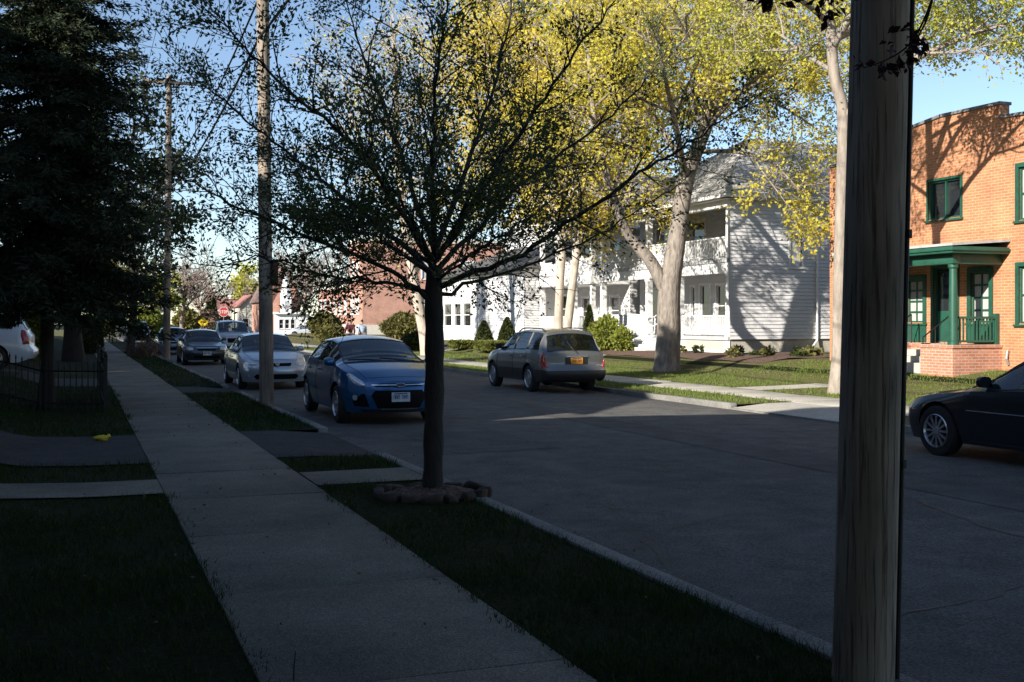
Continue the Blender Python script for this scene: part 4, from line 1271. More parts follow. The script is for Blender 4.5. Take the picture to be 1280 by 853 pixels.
# ---- orange brick house ------------------------------------------------------------------
BX, BY0, BY1, GB = 20.8, 17.4, 27.6, .46
bh = thing('brick_house', (BX, BY0, GB), 'orange brick house with a stepped parapet and a green trimmed porch', 'house')
bF = FX(BX, BY0, 0)
U = lambda y: y - BY0
bw = {'up': (U(22.3), U(23.45), 4.30, 5.30), 'upr': (U(19.15), U(20.42), 4.05, 5.30), 'low_r': (U(19.45), U(20.42), 1.60, 2.95), 'pr': (U(21.35), U(21.95), 1.62, 2.86), 'door': (U(22.45), U(23.25), 1.12, 3.05), 'pl': (U(23.65), U(24.25), 1.62, 2.75),
      'upl': (U(25.0), U(26.4), 4.05, 5.30), 'low_l': (U(25.3), U(26.6), 1.6, 2.95), 'upl2': (U(17.75), U(18.5), 4.05, 5.3)}
top = 6.15
mb = MB(off=bh.location)
flat_wall(mb, bF, 0, BY1-BY0, GB-.4, top, list(bw.values()), .16)
par = [(0, top), (BY1-BY0, top), (BY1-BY0, 6.2), (U(26.2), 6.25), (U(25.3), 6.5), (U(24.5), 6.6), (U(24.0), 6.82), (U(23.0), 6.93), (U(21.0), 6.90), (U(21.0), 6.56), (U(20.25), 6.52), (U(19.3), 6.3), (0, 6.2)]
mb.prism(par, bF, -.28, 0)
mb.build('front_wall', M['brick'], bh)
mb = MB(off=bh.location)
cp = par[2:]
for i in range(len(cp)-1):
    a, b = cp[i], cp[i+1]
    if abs(a[0]-b[0]) < .01: continue
    mb.prism([(b[0]-.02, b[1]+.002), (a[0]+.02, a[1]+.002), (a[0]+.02, a[1]+.075), (b[0]-.02, b[1]+.075)], bF, -.33, .05)
mb.build('coping', mat('grey coping stone', (.20, .20, .21), (.13, .13, .14), .8, 5), bh)
mb = MB(off=bh.location)
mb.box(BX+.17, BX+12, BY0, BY1, GB-.4, top-.3)
mb.build('side_wall', M['brick'], bh)
mb = MB(off=bh.location); mb.box(BX+.29, BX+12, BY0+.05, BY1-.05, top-.3, top-.22); mb.build('roof', M['dark_roof'], bh)
for k, h in bw.items():
    if k == 'door':
        w_ = window(bF, *h, bh, M['green_trim'], rows=1, cols=1, casing=.10, sill=False, depth=.12, name='door')
        d = MB(off=bh.location); d.obox(bF, h[0]+.05, h[1]-.05, h[2]+.02, h[2]+.8, -.095, -.07); d.build('door_panel', M['green_trim'], w_)
    elif k in ('pr', 'pl'): window(bF, *h, bh, M['green_trim'], rows=4, cols=2, casing=.12, glass=M['curtain_glass'])
    elif k == 'up': window(bF, *h, bh, M['green_trim'], rows=1, cols=2, casing=.06, depth=.14)
    else: window(bF, *h, bh, M['green_trim'], rows=2, cols=1, casing=.10, glass=M['curtain_glass'])
for k in ('pl', 'pr'):
    h = bw[k]; mb = MB(off=bh.location); mb.obox(bF, h[0]-.12, h[1]+.12, 1.12, h[2]-.075, .003, .04); mb.build('window_panel', M['green_trim'], bh)
# porch
PX = 19.3; py0, py1 = 20.95, 24.9; PF_, PC_ = 1.09, 3.02
mb = MB(off=bh.location)
mb.box(PX, BX-.002, py0, 22.05, GB-.3, PF_-.07); mb.box(PX, BX-.002, 23.55, py1, GB-.3, PF_-.07); mb.box(PX+1.0, BX-.003, 22.051, 23.549, GB-.3, PF_-.07)
mb.build('porch_base', M['brick_red'], bh)
mb = MB(off=bh.location); mb.box(PX-.03, BX-.003, py0-.03, 22.07, PF_-.07, PF_); mb.box(PX-.03, BX-.003, 23.53, py1+.03, PF_-.07, PF_); mb.box(PX+.97, BX-.004, 22.07, 23.53, PF_-.07, PF_-.002)
mb.build('porch_floor', M['brick_red'], bh)
mb = MB(off=bh.location)
for k in range(3): mb.box(PX+.1+.3*k, PX+1.0, 22.06, 23.54, GB-.1 + .157*k, GB + .157*(k+1))
mb.build('steps', M['concrete_far'], bh)
for yy in (py0+.12, py1-.12):
    mb = MB(off=bh.location); mb.lathe([(.13, PF_), (.13, PF_+.08), (.10, PF_+.1), (.105, PF_+.8), (.088, PC_-.12), (.12, PC_-.08), (.12, PC_)], (PX+.12, yy, 0), 'z', 18); mb.build('column', M['green_trim'], bh, smooth=True)
mb = MB(off=bh.location)
mb.box(PX-.02, PX+.22, py0-.02, py1+.02, PC_, PC_+.24); mb.box(PX+.221, BX-.002, py0-.02, py0+.22, PC_, PC_+.24); mb.box(PX+.221, BX-.002, py1-.22, py1+.02, PC_, PC_+.24)
mb.box(PX-.24, BX-.003, py0-.24, py1+.24, PC_+.241, PC_+.40); mb.box(PX-.28, BX-.004, py0-.28, py1+.28, PC_+.30, PC_+.36)
mb.box(PX+.23, BX-.005, py0+.23, py1-.23, PC_+.18, PC_+.239)
mb.build('fascia', M['green_trim'], bh, bevel=.008)
mb = MB(off=bh.location)
roof_slab(mb, [[(PX-.27, py0-.27, PC_+.47), (PX-.27, py1+.27, PC_+.47), (BX-.01, py1+.27, PC_+.60), (BX-.01, py0-.27, PC_+.60)]], .06)
mb.build('porch_roof', mat('pale porch roofing', (.46, .45, .43), (.34, .33, .32), .8, 4), bh)
mb = MB(off=bh.location)
rs = ((PX, py0+.08, 0), (1, 0, 0), (0, -1, 0)); railing(mb, rs, .26, 1.40, PF_, .68, step=.10)
mb.box(BX-.13, BX-.03, py0+.06, py0+.16, PF_, PF_+.75)
mb.build('railing', M['green_trim'], bh)
mb = MB(off=bh.location); railing(mb, FX(PX+.1, BY0, 0), U(23.6), U(24.6), PF_, .68, step=.10); mb.build('railing', M['green_trim'], bh)
for yy in (22.07, 23.53):
    mb = MB(off=bh.location); mb.tube([(PX+1.0, yy, PF_+.75), (PX+.1, yy, GB+.8), (PX+.1, yy, GB)], .018, 6); mb.tube([(PX+1.0, yy, PF_), (PX+1.0, yy, PF_+.75)], .018, 6)
    for k in range(6):
        t = (k+.5)/6; mb.tube([(PX+.1+.9*t, yy, GB+.1+.6*t), (PX+.1+.9*t, yy, GB+.8+.58*t)], .008, 4)
    mb.build('stair_rail', M['black_iron'], bh)
mb = MB(off=bh.location); mb.tube([(BX-.03, 20.72, GB+.15), (BX-.09, 20.72, GB+.3), (BX-.05, 20.72, GB+.5)], .03, 8); mb.build('utility_meter', M['grey_metal'], bh)

# ---- generic simple house ----------------------------------------------------------------
def simple_house(name, x0, x1, y0, y1, g, eave, ridge, label, wall, roofm, axis='x', front=('x-',), lap=True, rows=2, ov=.35, trim=None, found=True, winw=.95, winh=1.35, fl=(1.0, 3.7), group=None, cat='house', attic=True, side_windows=True, hip=0):
    """gabled house; axis = ridge direction; front = side with windows facing the street"""
    trim = trim or M['white_trim']
    h = thing(name, (x0, y0, g), label, cat, group)
    off = h.location
    walls = MB(off=off); wins = []
    faces = [('x-', FX(x0, y0, 0), y1-y0), ('y-', FY(x0, y0, 0), x1-x0), ('x+', FXR(x1, y0, 0), y1-y0), ('y+', ((x0, y1, 0), (1, 0, 0), (0, 1, 0)), x1-x0)]
    for tagn, F, L in faces:
        hs = []
        if tagn in front or side_windows:
            n = max(2, int(L/3.0))
            for f in fl:
                if g+f+winh > eave - .1: continue
                for k in range(n):
                    u = L*(k+.5)/n; hs.append((u-winw/2, u+winw/2, g+f, g+f+winh))
        if lap: lap_wall(walls, F, 0, L, g+.45, eave, hs, exp=.14)
        else: flat_wall(walls, F, 0, L, g-.3, eave, hs, .14)
        wins += [(F, q) for q in hs]
        isg = (tagn[0] != axis)
        isg = (tagn[0] == axis)
        if isg and not (hip and tagn == 'y+'):
            pr = lambda v, L=L: (L/2*(v-eave)/(ridge-eave), L - L/2*(v-eave)/(ridge-eave))
            if lap: lap_wall(walls, F, 0, L, eave, ridge, exp=.14, profile=pr)
            else: walls.prism([(0, eave), (L, eave), (L/2, ridge)], F, -.15, 0)
    core = MB(off=off); core.box(x0+.16, x1-.16, y0+.16, y1-.16, g, eave); core.build('interior', M['interior'], h)
    walls.build('wall', wall, h)
    if found and lap:
        mb = MB(off=off); mb.box(x0+.02, x1-.02, y0+.02, y1-.02, g-.3, g+.45); mb.build('foundation', M['concrete_far'], h)
    for F, q in wins: window(F, *q, h, trim, off=off)
    mb = MB(off=off); s = (ridge-eave)/((y1-y0)/2 if axis == 'x' else (x1-x0)/2)
    e2 = eave - ov*s
    if axis == 'x':
        ym = (y0+y1)/2
        roof_slab(mb, [[(x0-ov, y0-ov, e2), (x1+ov, y0-ov, e2), (x1+ov, ym, ridge), (x0-ov, ym, ridge)], [(x0-ov, y1+ov, e2), (x0-ov, ym, ridge), (x1+ov, ym, ridge), (x1+ov, y1+ov, e2)]])
    else:
        xm = (x0+x1)/2
        yr = y1 - hip if hip else y1 + ov
        roof_slab(mb, [[(x0-ov, y0-ov, e2), (x0-ov, y1+ov, e2), (xm, yr, ridge), (xm, y0-ov, ridge)], [(x1+ov, y0-ov, e2), (xm, y0-ov, ridge), (xm, yr, ridge), (x1+ov, y1+ov, e2)]] + ([[(x0-ov, y1+ov, e2), (x1+ov, y1+ov, e2), (xm, yr, ridge)]] if hip else []))
    mb.build('roof', roofm, h)
    return h

# second white porch house, farther along
P2 = on_x(752, 22.3); P3 = on_x(684, 22.3)
h2 = simple_house('porch_house', 24.2, 34, P2.y+.8, P3.y+1.0, .5, 6.3, 9.0, 'white porch house behind the twin stemmed golden tree', M['white'], M['grey_roof'], axis='x', group=None)
mb = MB(off=h2.location)
ya, yb = P2.y+.9, P3.y+.9
mb.box(22.2, 24.18, ya, yb, .95, 1.1); mb.build('porch_floor', M['white_trim'], h2)
mb = MB(off=h2.location); mb.box(22.1, 24.18, ya-.1, yb+.1, 3.4, 3.75); mb.build('porch_roof', M['white_trim'], h2)
mb = MB(off=h2.location); lap_wall(mb, FX(22.25, ya, 0), 0, yb-ya, 3.75, 4.6); mb.obox(FX(22.25, ya, 0), 0, yb-ya, 3.76, 4.62, -.12, -.004); mb.build('knee_wall', M['white'], h2)
mb = MB(off=h2.location); mb.box(22.1, 24.18, ya-.1, yb+.1, 6.05, 6.3); mb.build('porch_roof', M['white_trim'], h2)
for yy in np.linspace(ya+.15, yb-.15, 4):
    mb = MB(off=h2.location); mb.box(22.25, 22.45, yy-.1, yy+.1, 1.1, 3.4); mb.box(22.25, 22.45, yy-.1, yy+.1, 4.6, 6.05); mb.build('column', M['white_trim'], h2)
mb = MB(off=h2.location); railing(mb, FX(22.35, ya, 0), .2, (yb-ya)-.2, 1.1, .8, step=.14); mb.build('railing', M['white_trim'], h2)
mb = MB(off=h2.location); mb.box(22.25, 24.1, ya, yb, .3, .949); mb.build('porch_skirt', M['white_trim'], h2)

# white bungalow with a row of three windows and taller part behind
P4 = on_x(656, 21.5); P5 = on_x(552, 21.5)
h3 = thing('bungalow', (21.5, P4.y, .4), 'bright white bungalow with a row of three tall windows behind the hedge', 'house')
bf = FX(21.5, P4.y, 0); L3 = P5.y - P4.y
y_of = lambda px: on_x(px, 21.5).y - P4.y
zf = lambda py, px: CH + (HY-py)*(on_x(px, 21.5).y*CC + 21.5*SS)/FOC
hs = []
for a, b in ((589, 578.5), (576.5, 567.5), (565, 554.8)):
    hs.append((y_of(a), y_of(b), zf(408, 570), zf(380, 570)))
sF3 = FY(21.5, P4.y, 0)
mb = MB(off=h3.location); lap_wall(mb, bf, 0, L3, .4, 4.2, hs, exp=.13)
hs2 = [(2.0, 3.1, 1.6, 3.0), (6.0, 7.1, 1.6, 3.0)]
lap_wall(mb, sF3, 0, 11, .4, 4.2, hs2, exp=.13); mb.build('wall', M['white'], h3)
mb = MB(off=h3.location); mb.box(21.7, 32.4, P4.y+.2, P5.y-.1, .3, 4.15); mb.build('interior', M['interior'], h3)
for q in hs: window(bf, *q, h3, M['white_trim'], casing=.1)
for q in hs2: window(sF3, *q, h3, M['white_trim'])
mb = MB(off=h3.location); mb.box(21.3, 32.6, P4.y-.2, P5.y+.2, 4.2, 4.42); mb.build('fascia', M['white_trim'], h3)
mb = MB(off=h3.location)
roof_slab(mb, [[(21.0, P4.y-.5, 4.42), (21.0, P5.y+.5, 4.42), (25.5, P5.y-2, 6.2), (25.5, P4.y+2, 6.2)], [(21.0, P4.y-.5, 4.42), (25.5, P4.y+2, 6.2), (33, P4.y+2, 6.2), (33, P4.y-.5, 4.42)]], .1)
mb.build('roof', M['dark_roof'], h3)
simple_house('white_house', 27, 37, P4.y+1.5, P5.y+3, .5, 8.2, 11.0, 'tall white gabled house rising behind the white bungalow', M['white'], M['grey_roof'], axis='x', fl=(4.6, ), winw=1.0)

# brick apartment block
C1 = on_x(453, 23.0)
ap = thing('apartment_block', (23.0, C1.y, .4), 'dull red brick block with a low street wing, pale base and white windows', 'building')
aF = FX(23.0, C1.y, 0); aS = FY(23.0, C1.y, 0); AL, AW, AT, AN, AL2 = 19.0, 16.0, 8.6, 5.0, 4.75
fh = [(u, u+.75, 2.3, 3.7) for u in (6.2, 8.4, 10.6, 13.0, 15.4, 17.4)] + [(u, u+1.0, v, v+1.5) for u in (1.4, 3.2) for v in (2.3, 5.4)]
sh = [(u, u+1.1, v, v+1.6) for u in (5.4, 9.0, 12.6) for v in (2.3, 5.4)]
mb = MB(off=ap.location)
flat_wall(mb, aF, 0, AN, 1.35, AT, [q for q in fh if q[0] < AN], .15); flat_wall(mb, aF, AN, AL, 1.35, AL2, [q for q in fh if q[0] > AN], .15); flat_wall(mb, aS, 0, AW, 1.35, AT, sh, .15)
mb.box(23.01, 23+AW, C1.y+AN-.2, C1.y+AN, AL2-.3, AT); mb.build('wall', M['brick_far'], ap)
mb = MB(off=ap.location); mb.box(23.2, 23+AW, C1.y+.2, C1.y+AN-.21, .3, AT-.2); mb.box(23.2, 23+AW, C1.y+AN-.2, C1.y+AL, .3, AL2-.1); mb.build('interior', M['interior'], ap)
mb = MB(off=ap.location); mb.box(22.96, 23+AW, C1.y-.04, C1.y+AL, .2, 1.35); mb.build('base', mat('pale base course', (.60, .56, .50)), ap)
for q in fh: window(aF, *q, ap, M['white_trim'], casing=.12, glass=M['curtain_glass'])
for q in sh: window(aS, *q, ap, M['white_trim'], casing=.12, glass=M['curtain_glass'])
mb = MB(off=ap.location); mb.box(22.85, 23+AW, C1.y-.15, C1.y+AN+.1, AT, AT+.35); mb.build('cornice', M['offwhite'], ap)
mb = MB(off=ap.location); mb.box(22.88, 23+AW, C1.y+AN+.11, C1.y+AL+.1, AL2, AL2+.25); mb.build('cornice', M['offwhite'], ap)

# chapel with white steeple and low white wing beyond the junction
ZC = 150.0
def pc(px, py, z=ZC): return pz(px, py, z)
cb = pc(352, 415); g = -.15
ch = thing('chapel', (cb.x, cb.y, g), 'small brick chapel with a slim white steeple and low white columned wing', 'church')
mb = MB(off=ch.location)
a = pc(335, 400).x; b = pc(350, 400).x; Y = cb.y
F = FY(a, Y+1.5, 0)
mb.prism([(0, g), (b-a+3.0, g), (b-a+3.0, 4.6), ((b-a+3.0)/2, 9.2), (0, 4.6)], F, -14, 0); mb.build('nave', M['brick_far'], ch)
mb = MB(off=ch.location); w = b-a+3.0
roof_slab(mb, [[(a-.4, Y+1.1, 4.3), (a-.4, Y+15.6, 4.3), (a+w/2, Y+15.6, 9.3), (a+w/2, Y+1.1, 9.3)], [(a+w+.4, Y+1.1, 4.3), (a+w/2, Y+1.1, 9.3), (a+w/2, Y+15.6, 9.3), (a+w+.4, Y+15.6, 4.3)]], .2); mb.build('roof', mat('brown church roof', (.20, .13, .11), (.14, .09, .08), .9, 3), ch)
sx = pc(358, 380).x; tz = pc(358, 340).z; zb = pc(358, 391).z
mb = MB(off=ch.location)
mb.box(sx-.62, sx+.62, Y-.4, Y+.8, g, zb + 2.2); mb.build('tower', M['white_trim'], ch)
mb = MB(off=ch.location); mb.lathe([(.80, zb+2.2), (.72, zb+2.4), (.42, zb+4.2), (.02, tz)], (sx, Y+.2, 0), 'z', 8); mb.build('spire', M['white_trim'], ch)
mb = MB(off=ch.location); mb.obox(FY(sx, Y-.4, 0), -.28, .28, zb+.1, zb+1.6, -.02, .02); mb.build('louvre', mat('grey louvre', (.42, .43, .44)), ch)
wx0, wx1 = pc(341, 400).x, pc(386, 400).x; wt = pc(360, 393).z
wF = FY(wx0, Y-2.0, 0); wl = wx1-wx0; wh_ = [(wl*t, wl*t+.55, .7, 1.9) for t in (.10, .27, .44)]
mb = MB(off=ch.location); flat_wall(mb, wF, 0, wl, g, wt, wh_, .12); mb.box(wx0, wx1, Y-1.7, Y-.5, g, wt-.05); mb.build('wing', M['white_trim'], ch)
for q in wh_: window(wF, *q, ch, M['white_trim'], rows=2, casing=.06)
mb = MB(off=ch.location); mb.box(wx0-.2, wx1+.2, Y-2.4, Y-.45, wt, wt+.28); mb.build('wing_roof', M['white_trim'], ch)

# far houses beyond the T junction
def far_house(px0, px1, z, eave_py, ridge_py, label, wall, roofm, axis):
    a = pz(px0, 400, z); b = pz(px1, 400, z); e = CH + (HY-eave_py)/FOC*z; r = CH + (HY-ridge_py)/FOC*z
    return simple_house('far_house', a.x, b.x, a.y, a.y+9, -.15, e, r, label, wall, roofm, axis, lap=False, winw=.9, winh=1.3, fl=(.9, 3.6), group='houses beyond the cross street', front=('y-',), side_windows=False)
# windows only on the side toward the street
def far_house2(px0, px1, z, eave_py, ridge_py, label, wall, roofm, axis):
    a = pz(px0, 400, z); b = pz(px1, 400, z); e = CH + (HY-eave_py)/FOC*z; r = CH + (HY-ridge_py)/FOC*z
    return simple_house('far_house', a.x, b.x, a.y, a.y+9, -.15, e, r, label, wall, roofm, axis, lap=False, winw=.9, winh=1.3, fl=(.9, 3.6), group='houses beyond the cross street', front=('y-',), side_windows=False)
red_roof = mat('dull red roofing', (.34, .15, .12), (.26, .12, .10), .9, 2)
far_house(273, 301, 185, 385, 373, 'far beige house with a dull red roof just right of the stop sign', M['offwhite'], red_roof, 'x')
far_house(300, 330, 172, 381, 368, 'far cream house with a dull red roof left of the brown pole', M['offwhite'], red_roof, 'y')
far_house(150, 205, 205, 388, 378, 'far white house low behind the far left shrubs', M['white_trim'], M['dark_roof'], 'x')

# ---- row of houses on the left side of the street (they throw the big shadow) --------------
LH = [(-30, -18.5, 'slate blue', 12), (-17, -5.6, 'cream', 12.5), (-4.2, 11.0, 'white', 12.2), (12.2, 20.8, 'grey', 11.6), (22.6, 30.4, 'slate blue', 11.7), (35.3, 47, 'cream', 11.7), (49.5, 60, 'white', 11.7), (63, 74, 'grey', 11.9), (77, 88, 'cream', 12)]
lw = {'slate blue': mat('slate blue siding', (.20, .24, .29)), 'cream': M['offwhite'], 'white': M['white'], 'grey': mat('grey siding', (.38, .39, .39))}
for k, (ya, yb, cn, rh) in enumerate(LH):
    xa, xb = -16.0, -5.6
    if ya > 30: xa, xb = -17.2, -6.8
    simple_house('gabled_house', xa, xb, ya, yb, .35, 7.2, rh, f'{cn} sided house on the near side of the street, {["first","second","third","fourth","fifth","sixth","seventh","eighth","ninth","tenth"][k]} in its row', lw[cn], M['dark_roof'], axis='y', group='houses on the near side of the street', fl=(1.1, 3.9), front=('x+',), side_windows=False, hip=5.2 if cn == 'white' and ya < 0 else 0)
# ------------------------------------------------------------------ vehicles
def sm(xs, ys, k=3):
    ys = np.asarray(ys, float)
    for _ in range(k):
        y2 = ys.copy(); y2[1:-1] = .25*ys[:-2] + .5*ys[1:-1] + .25*ys[2:]; ys = y2
    return ys

def car_geo(S):
    """surface of a car body as a grid of stations (front to back) by section points; local +y is forward"""
    L, W = S['L'], S['W']
    key = [0, L, S['cowl'], S['rf'], S['rr'], S['rb'], *S['doors'], S['w0'], S['w1']]
    st = sorted(set([round(x, 4) for x in np.arange(0, L+.001, L/round(L/.055))] + [round(k, 4) for k in key]))
    st2 = [st[0]]
    for x in st[1:]:
        if x - st2[-1] < .012 and x not in [round(k, 4) for k in key]: continue
        st2.append(x)
    st = np.array(st2)
    I = lambda pts: np.interp(st, [p[0] for p in pts], [p[1] for p in pts])
    top = sm(st, I(S['top']), 2); belt = np.minimum(sm(st, I(S['belt']), 2), top - .012)
    wr = sm(st, I(S['wroof']), 2)
    wb = sm(st, I(S['wbelt']), 2); wm = sm(st, I(S['wmid']), 2); ws = wm - S.get('tuck', .06)
    gh = np.clip((top - belt - .10)/.25, 0, 1)     # 1 inside the greenhouse
    zre = np.where(gh > 0, (top - .065)*gh + (belt + .62*(top-belt))*(1-gh), belt + .62*(top-belt))
    sill = np.full_like(st, S['sill']); sill = np.where(st < .35, S['sill'] + (S.get('front_lip', .0))*(1-st/.35), sill)
    rearlift = S.get('rear_lip', .10); sill = np.where(st > L-.35, S['sill'] + rearlift*(st-(L-.35))/.35, sill)
    zb = sill.copy(); arch = np.zeros_like(st, bool)
    for sw in (S['fw'], S['rw']):
        Ra = S['rad'] + .055; d = np.abs(st - sw)
        a = np.where(d < Ra, np.sqrt(np.maximum(Ra**2 - d**2, 0)) + S['rad'], -1)
        zb = np.maximum(zb, a)
    tS = np.array([0, .07, .22, .40, .58, .74, .87, .95, 1.0])
    tW = np.array([.06, .5, .92, 1.0]); tT = np.array([.09, .36, .68, 1.0])
    zmid = S.get('zmid', .60)
    secs = []
    for i in range(len(st)):
        pts = []
        for t in tS:
            z = zb[i] + (belt[i]-zb[i])*t
            if z < zmid:
                q = (z - S['sill'])/(zmid - S['sill']); x = ws[i] + (wm[i]-ws[i])*math.sin(min(max(q, 0), 1)*PI/2)
            else:
                q = min(1, (z-zmid)/max(.01, belt[i]-zmid)); x = wm[i] + (wb[i]-wm[i])*q**2.2
            pts.append((x, z))
        for t in tW:
            x = wb[i] + (wr[i]-wb[i])*t + (.02*math.sin(PI*t))*gh[i]; z = belt[i] + (zre[i]-belt[i])*t
            pts.append((x, z))
        for t in tT:
            x = wr[i]*(1-t); z = zre[i] + (top[i]-zre[i])*(1-(1-t)**2.2)
            pts.append((x, z))
        secs.append(pts)
    nr = len(tS) + len(tW) + len(tT)
    nS, nW = len(tS), len(tW)
    nose, tail = S['nose'], S['tail']
    def deform(x, s, z, wl):
        y = L/2 - s; f = min(1, abs(x)/max(.01, wl))
        a = max(0, 1 - s/.9)**1.6; y += a*(np.interp(z, [p[0] for p in nose], [p[1] for p in nose]) - S.get('fb', .13)*f**2.4)
        b = max(0, 1 - (L-s)/.7)**1.6; y -= b*(np.interp(z, [p[0] for p in tail], [p[1] for p in tail]) - S.get('rbul', .10)*f**2.6)
        return (x, y, z)
    V = []; nc = 2*nr - 1
    for i, s in enumerate(st):
        P = secs[i]; row = [(x, z) for x, z in P] + [(-x, z) for x, z in P[-2::-1]]
        wl = max(p[0] for p in P)
        V += [deform(x, s, z, wl) for x, z in row]
    F = []; info = []
    for i in range(len(st)-1):
        for j in range(nc-1):
            F.append((i*nc+j, i*nc+j+1, (i+1)*nc+j+1, (i+1)*nc+j))
            k = j if j < nr-1 else (nc-2-j); info.append((i, k, 1 if j < nr-1 else -1, (st[i]+st[i+1])/2))
    # end caps: rows below the shoulder filled across
    caps = []
    for end in (0, len(st)-1):
        P = secs[end]; xt = [p for p in P[nS-1:]]; full = [(x, z) for x, z in xt] + [(-x, z) for x, z in xt[-2::-1]]
        wbelt = xt[0][0]; s = st[end]; base = len(V); ncol = len(full)
        wl = max(p[0] for p in P)
        for k in range(nS):
            x0, z0 = P[k]; bl = (k/(nS-1))**3
            for (x, z) in full:
                V.append(deform(x/wbelt*x0, s, z0 + (z - xt[0][1])*bl, wl))
        for k in range(nS-1):
            for c in range(ncol-1):
                q = (base+k*ncol+c, base+k*ncol+c+1, base+(k+1)*ncol+c+1, base+(k+1)*ncol+c)
                F.append(q if end == 0 else q[::-1]); info.append((-1 if end == 0 else -2, k, 0, s))
    return np.array(V), F, info, nS, nW, nr

def patch(bvh, outline, dirv, off=.006, rings=7, dome=.0, thick=.03):
    """panel pressed onto the body: an outline projected along dirv, filled in rings"""
    dn = []
    for i, p in enumerate(outline):
        p = Vector(p); q = Vector(outline[(i+1) % len(outline)]); m = max(1, int((q-p).length/.035))
        dn += [p.lerp(q, k/m) for k in range(m)]
    outline = dn
    d = Vector(dirv).normalized(); c = sum((Vector(p) for p in outline), Vector())/len(outline)
    V = []; n = len(outline)
    def hit(p):
        h = bvh.ray_cast(Vector(p) - d*1.5, d)
        return (h[0], h[1]) if h[0] is not None else (None, None)
    for r in range(rings+1):
        t = 1 - r/rings*.999
        for p in outline:
            q = c + (Vector(p)-c)*t; hp, hn = hit(q)
            if hp is None: hp, hn = q, -d
            V.append(tuple(hp - d*(off + dome*(1-t*t))))
    F = []
    for r in range(rings):
        for k in range(n):
            k2 = (k+1) % n; F.append((r*n+k, r*n+k2, (r+1)*n+k2, (r+1)*n+k))
    F.append(tuple(rings*n+k for k in range(n)))
    b = len(V)
    for k in range(n): V.append(tuple(Vector(V[k]) + d*thick))
    for k in range(n):
        k2 = (k+1) % n; F.append((k, b+k, b+k2, k2))
    return V, F

def wheel(root, name, x, y, r, wdt, side, spokes=10, rim_m=None, style='spoke'):
    """tyre with a rim as its sub-part; side = +1/-1 outer direction"""
    mb = MB(); h = wdt/2
    mb.lathe([(r*.66, -h*.9), (r*.80, -h), (r*.95, -h*.9), (r, -h*.6), (r, h*.6), (r*.95, h*.9), (r*.80, h), (r*.66, h*.9)], (x, y, r), 'x', 32)
    t = mb.build(name, M['rubber'], root, smooth=True)
    mb = MB(); o = x + side*h*.78; s = side
    mb.lathe([(r*.67, o+s*.02), (r*.64, o+s*.03), (r*.60, o), (r*.58, o-s*.10)], (0, y, r), 'x', 32)
    mb.lathe([(r*.16, o+s*.005), (r*.15, o+s*.022), (.001, o+s*.024)], (0, y, r), 'x', 16)
    for k in range(spokes):
        a = 2*PI*k/spokes
        ca, sa = math.cos(a), math.sin(a)
        w0, w1 = (.022, .030) if style == 'spoke' else (.05, .07)
        if spokes > 8: w0, w1 = .012, .017
        P = []
        for rr, ww, oo in ((r*.12, w0, .012), (r*.62, w1, .008)):
            for sg in (-1, 1):
                P.append((o + s*oo, y + ca*rr - sa*ww*sg, r + sa*rr + ca*ww*sg)); 
        P2 = [(p[0]-s*.03, p[1], p[2]) for p in P]
        mb.add(P+P2, [(0,1,3,2), (4,6,7,5), (0,2,6,4), (1,5,7,3), (0,4,5,1), (2,3,7,6)])
    mb.m = 1
    mb.lathe([(r*.585, o-s*.06), (.001, o-s*.065)], (0, y, r), 'x', 24)
    mb.build('rim', [rim_m or M['alloy'], M['black_plastic']], t, fix=False)
    return t

